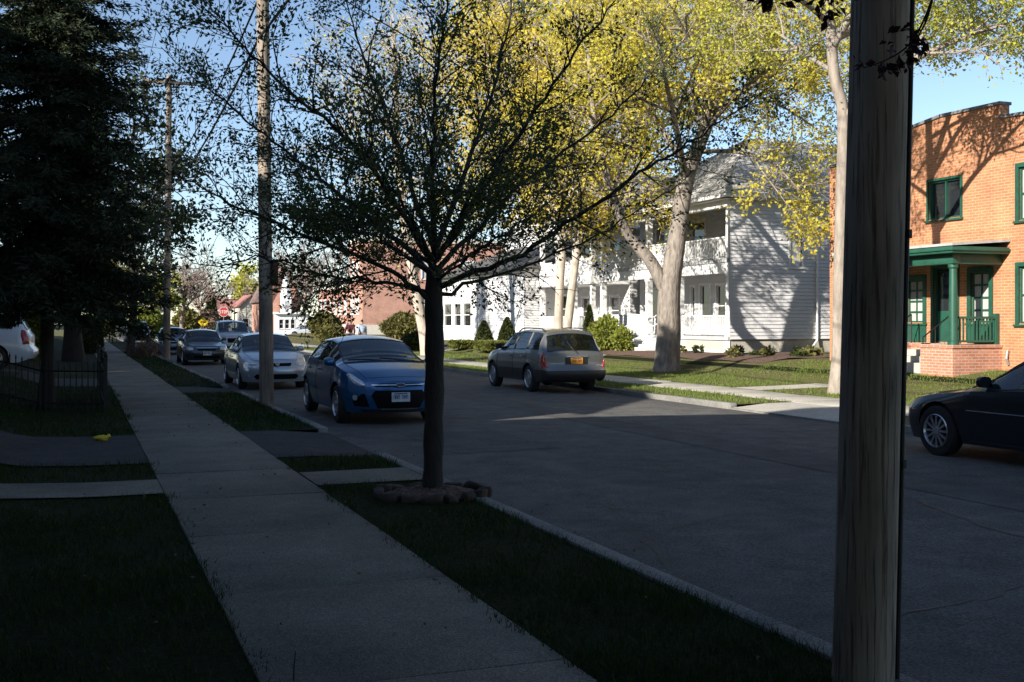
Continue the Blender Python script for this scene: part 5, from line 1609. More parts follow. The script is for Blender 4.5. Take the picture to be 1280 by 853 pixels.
def make_car(name, label, S, paint, loc, rz, group=None, cat='car'):
    root = thing(name, loc, label, cat, group, rz)
    V, F, info, nS, nW, nr = car_geo(S)
    bvh = BVHTree.FromPolygons([tuple(v) for v in V], F)
    L, W = S['L'], S['W']
    def grp(i, k, sd, s):
        if i < 0: return 'body'
        side_win = nS-1 < k < nS+nW-2
        if side_win and S['w0'] < s < S['w1']:
            for a, b in S['pillars']:
                if a < s < b: return 'body'
            n = sum(1 for a, b in S['pillars'] if s > b)
            return f'side_window{n}{sd}'
        topc = k > nS+nW-2
        if topc and S['cowl'] + .03 < s < S['rf'] - .03: return 'windshield'
        if topc and S['rr'] + .03 < s < S['rb'] - .02: return 'rear_window'
        if topc and .10 < s < S['cowl'] - .04: return 'bonnet'
        if k < nS-1:
            for n in range(len(S['doors'])-1):
                if S['doors'][n] < s < S['doors'][n+1] and k > 0: return f'door{n}{sd}'
        return 'body'
    groups = {}
    for f, inf in zip(F, info): groups.setdefault(grp(*inf), []).append(f)
    P = [Vector(v) for v in V]
    cl = S.get('clad', 0)
    def put(gname, mesh_name, mats, parent, faces):
        used = sorted({i for f in faces for i in f}); mp = {v: n for n, v in enumerate(used)}
        mb = MB(); mb.add([tuple(P[i]) for i in used], [])
        b = 0
        for f in faces:
            zc = sum(P[i].z for i in f)/len(f); mb.f.append(tuple(mp[i] for i in f)); mb.mi.append(1 if (cl and zc < cl and len(mats) > 1) else 0)
        # dark gap round the panel edge
        if mesh_name in ('door', 'bonnet', 'windshield', 'rear_window', 'side_window'):
            cnt = {}
            for f in faces:
                for a, c in zip(f, f[1:]+f[:1]): cnt[(min(a, c), max(a, c))] = cnt.get((min(a, c), max(a, c)), 0) + 1
            mb.m = len(mats)-1
            rr = .0045 if mesh_name in ('door', 'bonnet') else .011
            for (a, c), n in cnt.items():
                if n == 1: mb.tube([P[a], P[c]], rr, 4, cap=False)
        o = mb.build(mesh_name, mats, parent, smooth=True, angle=50)
        return o
    blk = M['black_plastic']
    parts = {}
    for g, faces in groups.items():
        base = 'side_window' if g.startswith('side') else ('door' if g.startswith('door') else g)
        if base in ('windshield', 'rear_window', 'side_window'): parts[g] = put(g, base, [S.get('glass', M['car_glass']), blk], root, faces)
        else: parts[g] = put(g, base, [paint, blk, blk] if base == 'body' else [paint, blk], root, faces)
    body = parts['body']
    # underbody and wheel housings
    mb = MB(); hw = W/2 - .25
    mb.box(-hw, hw, -L/2+.35, L/2-.5, S['sill']-.02, .55); mb.box(-hw+.05, hw-.05, L/2-S['rb']+.1, L/2-S['cowl']-.05, .5, .80)
    mb.box(-W/2+.07, W/2-.07, L/2-S['rw']+S['rad']+.09, L/2-S['fw']-S['rad']-.09, S['sill']+.01, .7)
    mb.build('underbody', M['interior'], root)
    # seats, dashboard and steering wheel seen through the glass
    if S.get('cabin', True):
        bz = S['belt'][0][1]; zb_ = float(np.interp(S['rf'], [q[0] for q in S['belt']], [q[1] for q in S['belt']]))
        def seat(x, s_, w):
            mb = MB(); y = L/2 - s_
            mb.prism([(-.02, .5), (.10, .5), (-.08, zb_+.10), (-.20, zb_+.10)], ((x-w/2, y, 0), (0, 1, 0), (1, 0, 0)), 0, w)
            k = 1 if w < .7 else 2
            for q in range(k):
                xx = x + (0 if k == 1 else (-.32 if q == 0 else .32)); mb.box(xx-.13, xx+.13, y-.23, y-.13, zb_+.12, zb_+.29)
            mb.build('seat', M['seat_cloth'], root, bevel=.025)
        sf = S['rf'] + .38
        for sx_ in (-.36, .36): seat(sx_*W/1.8, sf, .48*W/1.8)
        seat(0, min(sf + .95, S['rr']+.15), 1.15*W/1.8)
        mb = MB(); mb.box(-W/2+.24, W/2-.24, L/2-S['cowl']-.62, L/2-S['cowl']-.12, .7, zb_-.06); mb.build('dashboard', M['interior'], root, bevel=.03)
        mb = MB(); mb.lathe([(.175, -.012), (.19, 0), (.175, .012), (.16, 0), (.175, -.012)], (0, 0, 0), 'z', 24)
        st_ = mb.build('steering_wheel', M['black_plastic'], root, smooth=True); st_.location = (-.36*W/1.8, L/2-S['cowl']-.70, zb_-.01); st_.rotation_euler = (R(65), 0, 0)
    for sd in (1, -1):
        for s_ in (S['fw'], S['rw']):
            wheel(root, 'wheel', sd*(W/2 - S.get('wheel_in', .125)), L/2 - s_, S['rad'], .21, sd, S.get('spokes', 5), style=S.get('wheel_style', 'wide'))
    def ref(dx): return Vector((dx, -1, 0))
    # lamps, grille, plates: outlines as (x, z) on the front or rear plane
    def on_body(nm, m, pts, dirv, Y, parent=None, off=.006, dome=0, sym=False):
        out = []
        for sd in ((1, -1) if sym else (1,)):
            o = [(x*sd, Y, z) for x, z in pts]; d = (dirv[0]*sd, dirv[1], dirv[2])
            if sd < 0: o = o[::-1]
            v, f = patch(bvh, o, d, off, dome=dome)
            out.append(MB().add(v, f).build(nm, m, parent or root, smooth=True, angle=60, fix=True))
        return out
    for nm, mk, pts, dirv, end, off, dome, sym in S['decals']:
        Y = L/2 - .25 if end == 'f' else -L/2 + .25
        on_body(nm, M[mk] if isinstance(mk, str) else mk, pts, dirv, Y, None, off, dome, sym)
    if S.get('handles', True):
        for sd in (1, -1):
            for s_ in S['handle_s']:
                mb = MB(); h = bvh.ray_cast(Vector((sd*2, L/2-s_, S['handle_z'])), Vector((-sd, 0, 0)))
                if h[0] is None: continue
                x = h[0].x; mb.box(min(x, x+sd*.035), max(x, x+sd*.035), L/2-s_-.09, L/2-s_+.09, S['handle_z']-.014, S['handle_z']+.014)
                par = None
                for n in range(len(S['doors'])-1):
                    if S['doors'][n] < s_ < S['doors'][n+1]: par = parts.get(f'door{n}{sd}')
                mb.build('handle', S.get('handle_m', paint), par or root, bevel=.008)
    # mirrors
    for sd in (1, -1):
        s_ = S['mirror'][0]; z = S['mirror'][1]; h = bvh.ray_cast(Vector((sd*2, L/2-s_, z)), Vector((-sd, 0, 0)))
        x = h[0].x if h[0] is not None else sd*W/2
        mb = MB(); bm = bmesh.new(); bmesh.ops.create_icosphere(bm, subdivisions=3, radius=1)
        vs = []
        for v in bm.verts:
            q = v.co; k = lambda c: math.copysign(abs(c)**.7, c); yy = k(q.y)*.075
            if q.y < -.2: yy = -.03
            vs.append((x + sd*(.105 + k(q.x)*.095), L/2 - s_ + yy, z + .03 + k(q.z)*.07))
        bm.verts.index_update(); fs = [tuple(v.index for v in f.verts) for f in bm.faces]; bm.free()
        mb.add(vs, fs); mb.m = 1; mb.box(min(x-sd*.05, x+sd*.05), max(x-sd*.05, x+sd*.05), L/2-s_-.03, L/2-s_+.03, z-.04, z+.01)
        mb.build('wing_mirror', [S.get('mirror_m', paint), blk], root, smooth=True, angle=50)
    if S.get('rails'):
        for sd in (1, -1):
            pts = []
            for s_ in np.linspace(S['rails'][0], S['rails'][1], 9):
                h = bvh.ray_cast(Vector((sd*S['rails'][2], L/2-s_, 3)), Vector((0, 0, -1)))
                e = 0 if s_ in (S['rails'][0], S['rails'][1]) else .055
                if h[0] is not None: pts.append((h[0].x, h[0].y, h[0].z + e))
            MB().tube(pts, .017, 6).build('roof_rail', S.get('rail_m', M['black_plastic']), root, smooth=True)
    for a, b, c in S.get('wipers', ()):
        pts = []
        for t in np.linspace(0, 1, 6):
            x = a[0] + (b[0]-a[0])*t; s_ = a[1] + (b[1]-a[1])*t
            h = bvh.ray_cast(Vector((x, L/2-s_, 3)), Vector((0, 0, -1)))
            if h[0] is not None: pts.append((h[0].x, h[0].y, h[0].z + .008))
        MB().tube(pts, .006, 5).build('wiper', blk, root)
    return root, bvh

def plate_glyphs(root, y, z, w, h, face, col, col2, n=7):
    """number plate: pressed sheet with a raised row of unreadable characters"""
    F = ((0, y, z), (1, 0, 0), (0, face, 0)); mb = MB()
    mb.obox(F, -w/2, w/2, -h/2, h/2, -.02, .012)
    mb.m = 1
    for k in range(n):
        u = -w*.40 + k*(w*.80/n)
        if k == n//2: continue
        mb.obox(F, u+.004, u+.012, -h*.2, h*.2, .0125, .016); mb.obox(F, u+.030, u+.038, -h*.2, h*.2, .0125, .016); mb.obox(F, u+.0121, u+.0299, (-h*.02 if k % 2 else h*.12), (h*.06 if k % 2 else h*.2), .0125, .016)
    mb.m = 2; mb.obox(F, -w*.35, w*.35, h*.30, h*.42, .0125, .0145)
    return mb.build('number_plate', [col, col2, mat('plate band', (.05, .09, .22))], root)

def sedan_spec(L=4.5, W=1.75, H=1.43, wb=2.7, fo=.9, hood=.92, deck=1.02, cowl=1.25, rf=2.0, rr=3.15, rb=3.85, nose_z=.66, belt_z=.92, rad=.315):
    return dict(L=L, W=W, cowl=cowl, rf=rf, rr=rr, rb=rb, fw=fo, rw=fo+wb, rad=rad, sill=.20, zmid=.58,
        top=[(0, nose_z+.04), (.10, nose_z+.11), (.5, hood-.09), (cowl, hood+.03), (rf, H-.045), ((rf+rr)/2, H), (rr, H-.06), (rb, deck+.02), (L-.12, deck-.02), (L, deck-.12)],
        belt=[(0, nose_z), (.4, hood-.16), (cowl, hood-.03), (rf, belt_z), (rr, belt_z+.04), (rb, deck-.06), (L-.1, deck-.08), (L, deck-.16)],
        wbelt=[(0, W*.36), (.25, W*.425), (.7, W*.455), (cowl, W*.468), (rr, W*.465), (rb, W*.445), (L-.2, W*.41), (L, W*.37)],
        wmid=[(0, W*.39), (.25, W*.455), (.7, W*.492), (L-.8, W*.492), (L-.25, W*.46), (L, W*.40)],
        wroof=[(0, W*.30), (cowl-.1, W*.39), (cowl, W*.40), (rf, W*.335), (rr, W*.325), (rb, W*.36), (L, W*.32)],
        w0=cowl+.38, w1=rr+.42, pillars=[((rf+rr)/2-.02, (rf+rr)/2+.10)], doors=[cowl+.12, (rf+rr)/2+.04, rr+.32],
        nose=[(.2, -.06), (.42, .04), (.55, .02), (.75, -.10)], tail=[(.25, -.04), (.45, .05), (.62, .04), (1.0, -.03)],
        mirror=(cowl+.36, belt_z+.06), handle_s=[(rf+rr)/2-.22, rr+.12], handle_z=.80,
        decals=[])

# ---- blue hatchback ----
blue = paint_mat('metallic blue paint', (.008, .105, .27), .45, .3)
Hs = dict(L=4.36, W=1.82, cowl=.98, rf=1.92, rr=3.62, rb=4.10, fw=.90, rw=3.55, rad=.325, sill=.21, zmid=.60, tuck=.07,
    top=[(0, .74), (.10, .80), (.45, .92), (.98, 1.03), (1.92, 1.425), (2.5, 1.475), (3.2, 1.45), (3.62, 1.38), (4.10, 1.02), (4.28, .98), (4.36, .86)],
    belt=[(0, .70), (.40, .86), (.98, .965), (1.92, .98), (3.0, 1.02), (3.62, 1.06), (4.1, .98), (4.36, .84)],
    wbelt=[(0, .60), (.25, .73), (.7, .82), (.98, .845), (2, .855), (3.4, .835), (4.1, .76), (4.36, .66)],
    wmid=[(0, .66), (.25, .79), (.65, .885), (.9, .905), (3.6, .905), (4.1, .84), (4.36, .72)],
    wroof=[(0, .50), (.9, .70), (.98, .715), (1.92, .60), (2.5, .585), (3.62, .56), (4.1, .60), (4.36, .55)],
    w0=1.36, w1=3.75, pillars=[(2.47, 2.58), (3.36, 3.42)], doors=[1.20, 2.53, 3.42],
    nose=[(.2, -.03), (.35, .05), (.5, .06), (.66, .02), (.80, -.06)], tail=[(.3, 0), (.5, .05), (.8, .02), (1.0, -.03)], fb=.26,
    mirror=(1.30, 1.0), handle_s=[2.32, 3.22], handle_z=.87, spokes=5, wheel_style='wide',
    wipers=[((-.55, 1.02), (.05, 1.12), 0), ((.05, 1.02), (.62, 1.14), 0)],
    decals=[
     ('headlight', 'lamp_clear', [(.50, .665), (.60, .655), (.74, .70), (.86, .775), (.93, .845), (.90, .875), (.80, .845), (.66, .775), (.54, .72)], (-.55, -1, -.05), 'f', .008, .012, True),
     ('grille', 'grille_black', [(-.40, .645), (.40, .645), (.44, .685), (.30, .70), (-.30, .70), (-.44, .685)], (0, -1, 0), 'f', .006, 0, False),
     ('grille_bar', 'chrome', [(-.46, .668), (.46, .668), (.46, .684), (-.46, .684)], (0, -1, 0), 'f', .013, 0, False),
     ('lower_intake', 'grille_black', [(-.36, .285), (.36, .285), (.47, .50), (.40, .585), (-.40, .585), (-.47, .50)], (0, -1, 0), 'f', .006, 0, False),
     ('side_intake', 'grille_black', [(.45, .31), (.71, .32), (.74, .40), (.58, .53), (.53, .53)], (-.25, -1, 0), 'f', .006, 0, True),
     ('fog_lamp', 'lamp_clear', [(.66, .43), (.70, .41), (.74, .43), (.75, .48), (.71, .51), (.66, .49)], (-.3, -1, 0), 'f', .009, .006, True),
     ('lower_lip', 'black_plastic', [(-.6, .215), (.6, .215), (.62, .265), (-.62, .265)], (0, -1, 0), 'f', .006, 0, False),
     ('bumper_strip', 'chrome', [(-.30, .262), (.30, .262), (.32, .285), (-.32, .285)], (0, -1, 0), 'f', .008, 0, False),
     ('tail_light', 'lamp_red', [(.50, .80), (.74, .74), (.80, .90), (.66, .98), (.52, .92)], (-.5, 1, 0), 'r', .006, .01, True),
    ])
def park(x_side, y_front_axle, S, W=None):
    """centre of a car facing the camera (front toward -y) whose kerb-side face is at x_side"""
    return (x_side + S['W']/2, y_front_axle + (S['L']/2 - S['fw']), RZ + .02)
car1, bvh1 = make_car('blue_hatchback', 'shiny blue hatchback parked at the near kerb facing the camera', Hs, blue, park(4.08, 18.97, Hs), PI)
F = ((0, Hs['L']/2 + .055, .675), (1, 0, 0), (0, 1, 0)); mb = MB()
ell = lambda a, b, n=20: [(a*math.cos(2*PI*k/n), b*math.sin(2*PI*k/n)) for k in range(n)]
mb.prism(ell(.085, .034), F, -.05, .004); mb.m = 1; mb.prism(ell(.075, .027), F, .0045, .008)
mb.build('emblem', [M['chrome'], mat('emblem blue', (.01, .04, .16), rough=.2, coat=1)], car1)
plate_glyphs(car1, Hs['L']/2 + .075, .475, .31, .155, 1, mat('pale plate', (.55, .60, .66)), mat('plate characters', (.03, .05, .16)))
mb = MB(); mb.box(-.62, -.53, 1.30, 1.31, 1.14, 1.18)
# registration sticker in the windshield corner
h = bvh1.ray_cast(Vector((-.50, 1.16 - .17, 3)), Vector((0, 0, -1)))
v, f = patch(bvh1, [(-.60, .95, 0), (-.47, .95, 0), (-.47, 1.02, 0), (-.60, 1.02, 0)], (0, 0, -1), .006)
MB().add(v, f).build('sticker', mat('pale sticker', (.35, .50, .60)), car1)

# ---- silver sedan ----
silver = paint_mat('silver paint', (.42, .47, .54), .55, .32)
Ss = sedan_spec(4.54, 1.75, 1.435, 2.7, .93, .93, 1.02, 1.12, 1.98, 3.05, 3.85)
Ss.update(fb=.24, spokes=7, decals=[
     ('headlight', 'lamp_clear', [(.42, .63), (.55, .61), (.70, .63), (.80, .69), (.84, .775), (.76, .77), (.60, .735), (.46, .70)], (-.5, -1, -.05), 'f', .008, .014, True),
     ('grille', 'grille_black', [(-.34, .60), (.34, .60), (.38, .665), (.36, .70), (-.36, .70), (-.38, .665)], (0, -1, 0), 'f', .006, 0, False),
     ('grille_bar', 'chrome', [(-.37, .678), (.37, .678), (.37, .702), (-.37, .702)], (0, -1, 0), 'f', .014, 0, False),
     ('lower_intake', 'grille_black', [(-.50, .27), (.50, .27), (.56, .34), (.50, .40), (-.50, .40), (-.56, .34)], (0, -1, 0), 'f', .006, 0, False),
     ('fog_lamp', 'lamp_clear', [(.62, .31), (.69, .30), (.72, .34), (.69, .38), (.62, .37)], (-.3, -1, 0), 'f', .009, .006, True),
     ('tail_light', 'lamp_red', [(.45, .80), (.78, .76), (.80, .94), (.48, .95)], (-.4, 1, 0), 'r', .006, .01, True)])
car2, bv = make_car('silver_sedan', 'silver sedan parked facing the camera, partly hidden by the brown pole', Ss, silver, park(3.80, 29.4, Ss), PI)
mb = MB(); F = ((0, Ss['L']/2 + .05, .655), (1, 0, 0), (0, 1, 0)); mb.prism(ell(.055, .045), F, -.06, .008); mb.build('emblem', M['chrome'], car2)

# ---- dark green sedan ----
dark = paint_mat('dark blue green paint', (.020, .032, .040), .3, .3)
Sd = sedan_spec(4.7, 1.77, 1.42, 2.75, .95, .90, 1.0, 1.3, 2.05, 3.15, 3.95)
Sd.update(decals=[
     ('headlight', 'lamp_clear', [(.42, .60), (.60, .58), (.80, .62), (.84, .70), (.72, .71), (.46, .69)], (-.5, -1, -.05), 'f', .008, .012, True),
     ('grille', 'grille_black', [(-.34, .58), (.34, .58), (.38, .68), (-.38, .68)], (0, -1, 0), 'f', .006, 0, False),
     ('grille_bar', 'chrome', [(-.40, .67), (.40, .67), (.40, .70), (-.40, .70)], (0, -1, 0), 'f', .012, 0, False),
     ('lower_intake', 'grille_black', [(-.50, .27), (.50, .27), (.50, .38), (-.50, .38)], (0, -1, 0), 'f', .006, 0, False),
     ('tail_light', 'lamp_red', [(.45, .80), (.78, .76), (.80, .92), (.48, .93)], (-.4, 1, 0), 'r', .006, .01, True)])
car3, bv = make_car('dark_sedan', 'dark blue green sedan parked behind the silver sedan', Sd, dark, park(3.85, 46.5, Sd), PI)
plate_glyphs(car3, Sd['L']/2 + .06, .47, .31, .155, 1, mat('white plate', (.62, .64, .66)), mat('dark plate characters', (.04, .06, .16)))
pale = paint_mat('pale blue grey paint', (.16, .22, .27), .4, .35)
Sp = sedan_spec(4.6, 1.76, 1.43, 2.7, .93, .91, 1.0, 1.25, 2.0, 3.1, 3.9); Sp.update(decals=Sd['decals'])
make_car('pale_sedan', 'pale blue grey sedan parked behind the dark sedan, beside the crossarm pole', Sp, pale, park(3.85, 61.5, Sp), PI)

# ---- grey wagon seen from behind ----
greyp = paint_mat('warm silver paint', (.155, .16, .158), .5, .34)
Sw = dict(L=4.45, W=1.735, cowl=1.12, rf=1.90, rr=4.02, rb=4.34, fw=.90, rw=3.425, rad=.33, sill=.27, zmid=.66, tuck=.03, clad=.58, rear_lip=.06,
    top=[(0, .80), (.10, .90), (.5, .98), (1.12, 1.06), (1.90, 1.50), (2.6, 1.565), (3.6, 1.555), (4.02, 1.51), (4.20, 1.24), (4.34, 1.01), (4.40, .98), (4.45, .92)],
    belt=[(0, .76), (.4, .90), (1.12, .985), (1.9, 1.0), (3.5, 1.03), (4.2, 1.0), (4.34, .97), (4.45, .89)],
    wbelt=[(0, .60), (.25, .72), (.7, .78), (1.12, .80), (3.6, .80), (4.1, .785), (4.45, .74)],
    wmid=[(0, .66), (.25, .78), (.7, .855), (3.8, .86), (4.2, .84), (4.45, .78)],
    wroof=[(0, .5), (1.02, .66), (1.12, .68), (1.9, .605), (3.0, .60), (4.02, .60), (4.2, .655), (4.34, .70), (4.45, .66)],
    w0=1.45, w1=3.95, pillars=[(2.34, 2.44), (3.24, 3.32)], doors=[1.25, 2.39, 3.26],
    nose=[(.25, -.02), (.5, .06), (.7, .02), (.95, -.08)], tail=[(.27, -.02), (.42, .10), (.58, .10), (.62, .0), (.9, 0), (1.5, 0)], rbul=.10,
    mirror=(1.38, 1.06), handle_s=[2.2, 3.08], handle_z=.88, spokes=5, wheel_style='wide', rails=(2.1, 3.85, .55), mirror_m=M['black_plastic'],
    decals=[
     ('tail_light', 'lamp_red', [(.60, .63), (.80, .60), (.86, .72), (.85, .90), (.80, 1.02), (.73, .98), (.66, .80)], (-.62, 1, 0), 'r', .010, .016, True),
     ('plate_recess', 'black_plastic', [(-.30, .70), (.30, .70), (.30, .86), (-.30, .86)], (0, 1, 0), 'r', .004, 0, False),
     ('headlight', 'lamp_clear', [(.50, .66), (.74, .64), (.80, .78), (.56, .80)], (-.5, -1, 0), 'f', .006, .01, True),
     ('grille', 'grille_black', [(-.38, .62), (.38, .62), (.42, .76), (-.42, .76)], (0, -1, 0), 'f', .006, 0, False),
    ])
wx, wy = 10.3 + Sw['W']/2 - .03, 25.5 + (Sw['rw'] - Sw['L']/2)
car4, bv4 = make_car('grey_wagon', 'warm grey estate car with black lower cladding parked on the far kerb', Sw, greyp, (wx, wy, RZ + .02), 0)
hh = bv4.ray_cast(Vector((0, -4, .79)), Vector((0, 1, 0)))
plate_glyphs(car4, hh[0].y - .008, .785, .31, .155, -1, mat('orange plate', (.72, .30, .03)), mat('brown plate characters', (.30, .11, .01)))
hh = bv4.ray_cast(Vector((0, -4, .86)), Vector((0, 1, 0)))
MB().tube([(-.05, hh[0].y-.03, .99), (-.12, hh[0].y+.06, 1.12), (-.2, hh[0].y+.14, 1.25)], .01, 5).build('wiper', M['black_plastic'], car4)
MB().box(-.28, .28, hh[0].y-.025, hh[0].y+.02, .88, .905).build('handle', M['chrome'], car4, bevel=.006)

# ---- dark blue coupe-like sedan at the right edge ----
navy = paint_mat('dark navy paint', (.008, .011, .018), .3, .3)
Sc = sedan_spec(4.84, 1.79, 1.40, 2.74, 1.02, .88, 1.0, 1.45, 2.30, 3.35, 4.15, nose_z=.58, belt_z=.90, rad=.325)
Sc.update(fb=.34, spokes=12, wheel_style='spoke', wheel_in=.115, decals=[
     ('headlight', 'lamp_clear', [(.48, .56), (.68, .54), (.82, .58), (.85, .65), (.74, .66), (.52, .63)], (-.6, -1, 0), 'f', .008, .012, True),
     ('grille', 'grille_black', [(-.30, .50), (.30, .50), (.34, .58), (-.34, .58)], (0, -1, 0), 'f', .006, 0, False),
     ('tail_light', 'lamp_red', [(.45, .80), (.78, .76), (.80, .92), (.48, .93)], (-.4, 1, 0), 'r', .006, .01, True)])
cx = 10.28 + Sc['W']/2 - .02; cyy = 11.46 - (Sc['L']/2 - Sc['fw'])
car5, bv5 = make_car('navy_sedan', 'dark navy sedan with multi spoke wheels cut off by the right edge', Sc, navy, (cx, cyy, RZ + .02), 0)
for sd in (1, -1):
    mb = MB(); pts = []
    for s_ in np.linspace(1.55, 3.7, 12):
        h = bv5.ray_cast(Vector((sd*2, Sc['L']/2-s_, .62)), Vector((-sd, 0, 0)))
        if h[0] is not None: pts.append((h[0].x, h[0].y, .62))
    mb.tube(pts, .016, 6); mb.build('side_moulding', navy, car5, smooth=True)

# ---- white minivan tail in the left driveway ----
whitep = paint_mat('white paint', (.62, .66, .70), .1, .35)
Sv = dict(L=4.9, W=1.95, cowl=.95, rf=1.95, rr=4.42, rb=4.80, fw=.95, rw=3.95, rad=.34, sill=.24, zmid=.66, tuck=.04,
    top=[(0, .86), (.1, .95), (.5, 1.04), (.95, 1.12), (1.95, 1.70), (2.6, 1.77), (4.1, 1.76), (4.42, 1.70), (4.62, 1.42), (4.80, 1.06), (4.84, 1.02), (4.9, .92)],
    belt=[(0, .82), (.4, .95), (.95, 1.04), (1.95, 1.05), (4.2, 1.08), (4.7, 1.04), (4.8, 1.01), (4.9, .88)],
    wbelt=[(0, .68), (.25, .82), (.7, .90), (.95, .92), (4.2, .92), (4.6, .89), (4.9, .82)],
    wmid=[(0, .74), (.25, .88), (.7, .965), (4.3, .965), (4.6, .94), (4.9, .86)],
    wroof=[(0, .55), (.9, .74), (.95, .76), (1.95, .70), (4.42, .69), (4.62, .72), (4.8, .76), (4.9, .72)],
    w0=1.4, w1=4.40, pillars=[(2.3, 2.42), (3.3, 3.42)], doors=[1.1, 2.36, 3.4],
    nose=[(.25, 0), (.5, .05), (.9, -.06)], tail=[(.3, 0), (.45, .09), (.58, .09), (.66, .0), (1.7, 0)], rbul=.10,
    mirror=(1.3, 1.1), handle_s=[2.15, 2.6], handle_z=.92, spokes=6, rails=(2.2, 4.2, .62),
    decals=[('tail_light', 'lamp_red', [(.74, .72), (.92, .70), (.95, .95), (.90, 1.08), (.80, 1.06), (.76, .9)], (-.8, 1, 0), 'r', .010, .014, True)])
vb = pz(42, 440, 28.6)
make_car('white_minivan', 'white minivan parked nose in on the left driveway, tail toward the sidewalk', Sv, whitep, (vb.x - Sv['L']/2, vb.y + .95, .36), PI/2, cat='minivan')

# ---- white sport utility van coming down the street ----
white2 = paint_mat('dull white paint', (.42, .45, .48), .1, .35)
Su = dict(Sv, L=4.7, rr=4.25, rb=4.6, w1=4.2, rails=(2.2, 4.1, .62))
for k in ('top', 'belt', 'wbelt', 'wmid', 'wroof'): Su[k] = [(min(a, 4.7) if a < 4.6 else a - .2, b) for a, b in Sv[k]]
Su.update(rw=3.75, decals=[('headlight', 'lamp_clear', [(.52, .70), (.78, .68), (.86, .82), (.60, .84)], (-.5, -1, 0), 'f', .008, .01, True),
     ('grille', 'grille_black', [(-.44, .58), (.44, .58), (.46, .82), (-.46, .82)], (0, -1, 0), 'f', .006, 0, False),
     ('lower_intake', 'grille_black', [(-.6, .30), (.6, .30), (.6, .40), (-.6, .40)], (0, -1, 0), 'f', .006, 0, False)])
make_car('white_suv', 'pale tall car with roof rails in the roadway beyond the silver sedan', Su, white2, (7.75, 62.5, RZ + .05), PI, cat='car')
make_car('dark_suv', 'dark tall car far down the near kerb, seen left of the crossarm pole', Su, dark, (4.35, 94.0, RZ + .02), PI, cat='car')
# ---- far cars before the chapel and apartments ----
fc = pz(381, 424, 128); Sx = dict(Ss); make_car('white_sedan', 'far white sedan parked before the white chapel wing', Sx, whitep, (fc.x, fc.y, -.14), PI/2)
fc = pz(432, 420, 112); make_car('silver_car', 'far silver car half hidden behind the round olive bush and two walkers', Sp, silver, (fc.x + .3, fc.y + 1.5, -.12), PI/2)
# ------------------------------------------------------------------ poles and cables
def pole(base, h, r0, r1, label, lean=(0, 0)):
    root = thing('utility_pole', base, label, 'utility pole', 'wooden utility poles')
    n = 14; pts = [(base[0]+lean[0]*t, base[1]+lean[1]*t, base[2]-.1 + (h+.1)*t) for t in np.linspace(0, 1, n)]
    MB(off=root.location).tube(pts, list(np.linspace(r0, r1, n)), 22).build('shaft', M['pole'], root, smooth=True, angle=60)
    return root, pts
P1 = at(1078, 852, 0); P2_ = at(333.5, 505, 0); P3_ = at(208, 448, 0)
pl1, pp1 = pole((P1.x, P1.y, 0), 12.2, .139, .105, 'weathered wooden utility pole, the nearest and thickest, at the right', (.295, -.11))
pl2, pp2 = pole((P2_.x, P2_.y, 0), 12.4, .145, .11, 'brown wooden utility pole standing before the silver sedan', (-.12, 0))
pl3, pp3 = pole((P3_.x, P3_.y, 0), 12.7, .165, .12, 'far wooden utility pole topped by a crossarm', (.12, 0))
# ground wire with its moulding down the near pole
mb = MB(off=pl1.location)
e = [(p[0] + CC*(.143 - .034*i/13), p[1] - SS*(.143 - .034*i/13) - .02, p[2]) for i, p in enumerate(pp1)]
mb.tube(e, .011, 8); mb.build('ground_wire', M['wire'], pl1, smooth=True)
for zz in (1.0, 2.05, 2.9):
    mb = MB(off=pl1.location); t = zz/12.2
    mb.tube([(P1.x+.295*t+CC*.145, P1.y-.11*t-SS*.145-.02, zz-.02), (P1.x+.295*t+CC*.145, P1.y-.11*t-SS*.145-.02, zz+.02)], .017, 6); mb.build('cable_clip', M['black_iron'], pl1)
# crossarms with insulators
def crossarm(root, top, w):
    mb = MB(off=root.location); mb.box(top[0]-w/2, top[0]+w/2, top[1]-.20, top[1]-.10, top[2]-.42, top[2]-.29); mb.build('crossarm', M['pole'], root)
    for sd in (-1, 1):
        mb = MB(off=root.location); mb.tube([(top[0]+sd*w*.28, top[1]-.21, top[2]-.36), (top[0]+sd*.05, top[1]-.17, top[2]-.95)], .016, 5); mb.build('brace', M['grey_metal'], root)
    for sx_ in (-.45, -.22, .22, .45):
        mb = MB(off=root.location); mb.lathe([(.02, top[2]-.29), (.05, top[2]-.25), (.055, top[2]-.2), (.03, top[2]-.15), (.04, top[2]-.1), (.01, top[2]-.08)], (top[0]+sx_*w, top[1]-.15, 0), 'z', 10); mb.build('insulator', mat('insulator glaze', (.10, .07, .06), rough=.25), root, smooth=True)
crossarm(pl3, pp3[-1], 2.3); crossarm(pl2, pp2[-1], 2.3); crossarm(pl1, pp1[-1], 2.3)
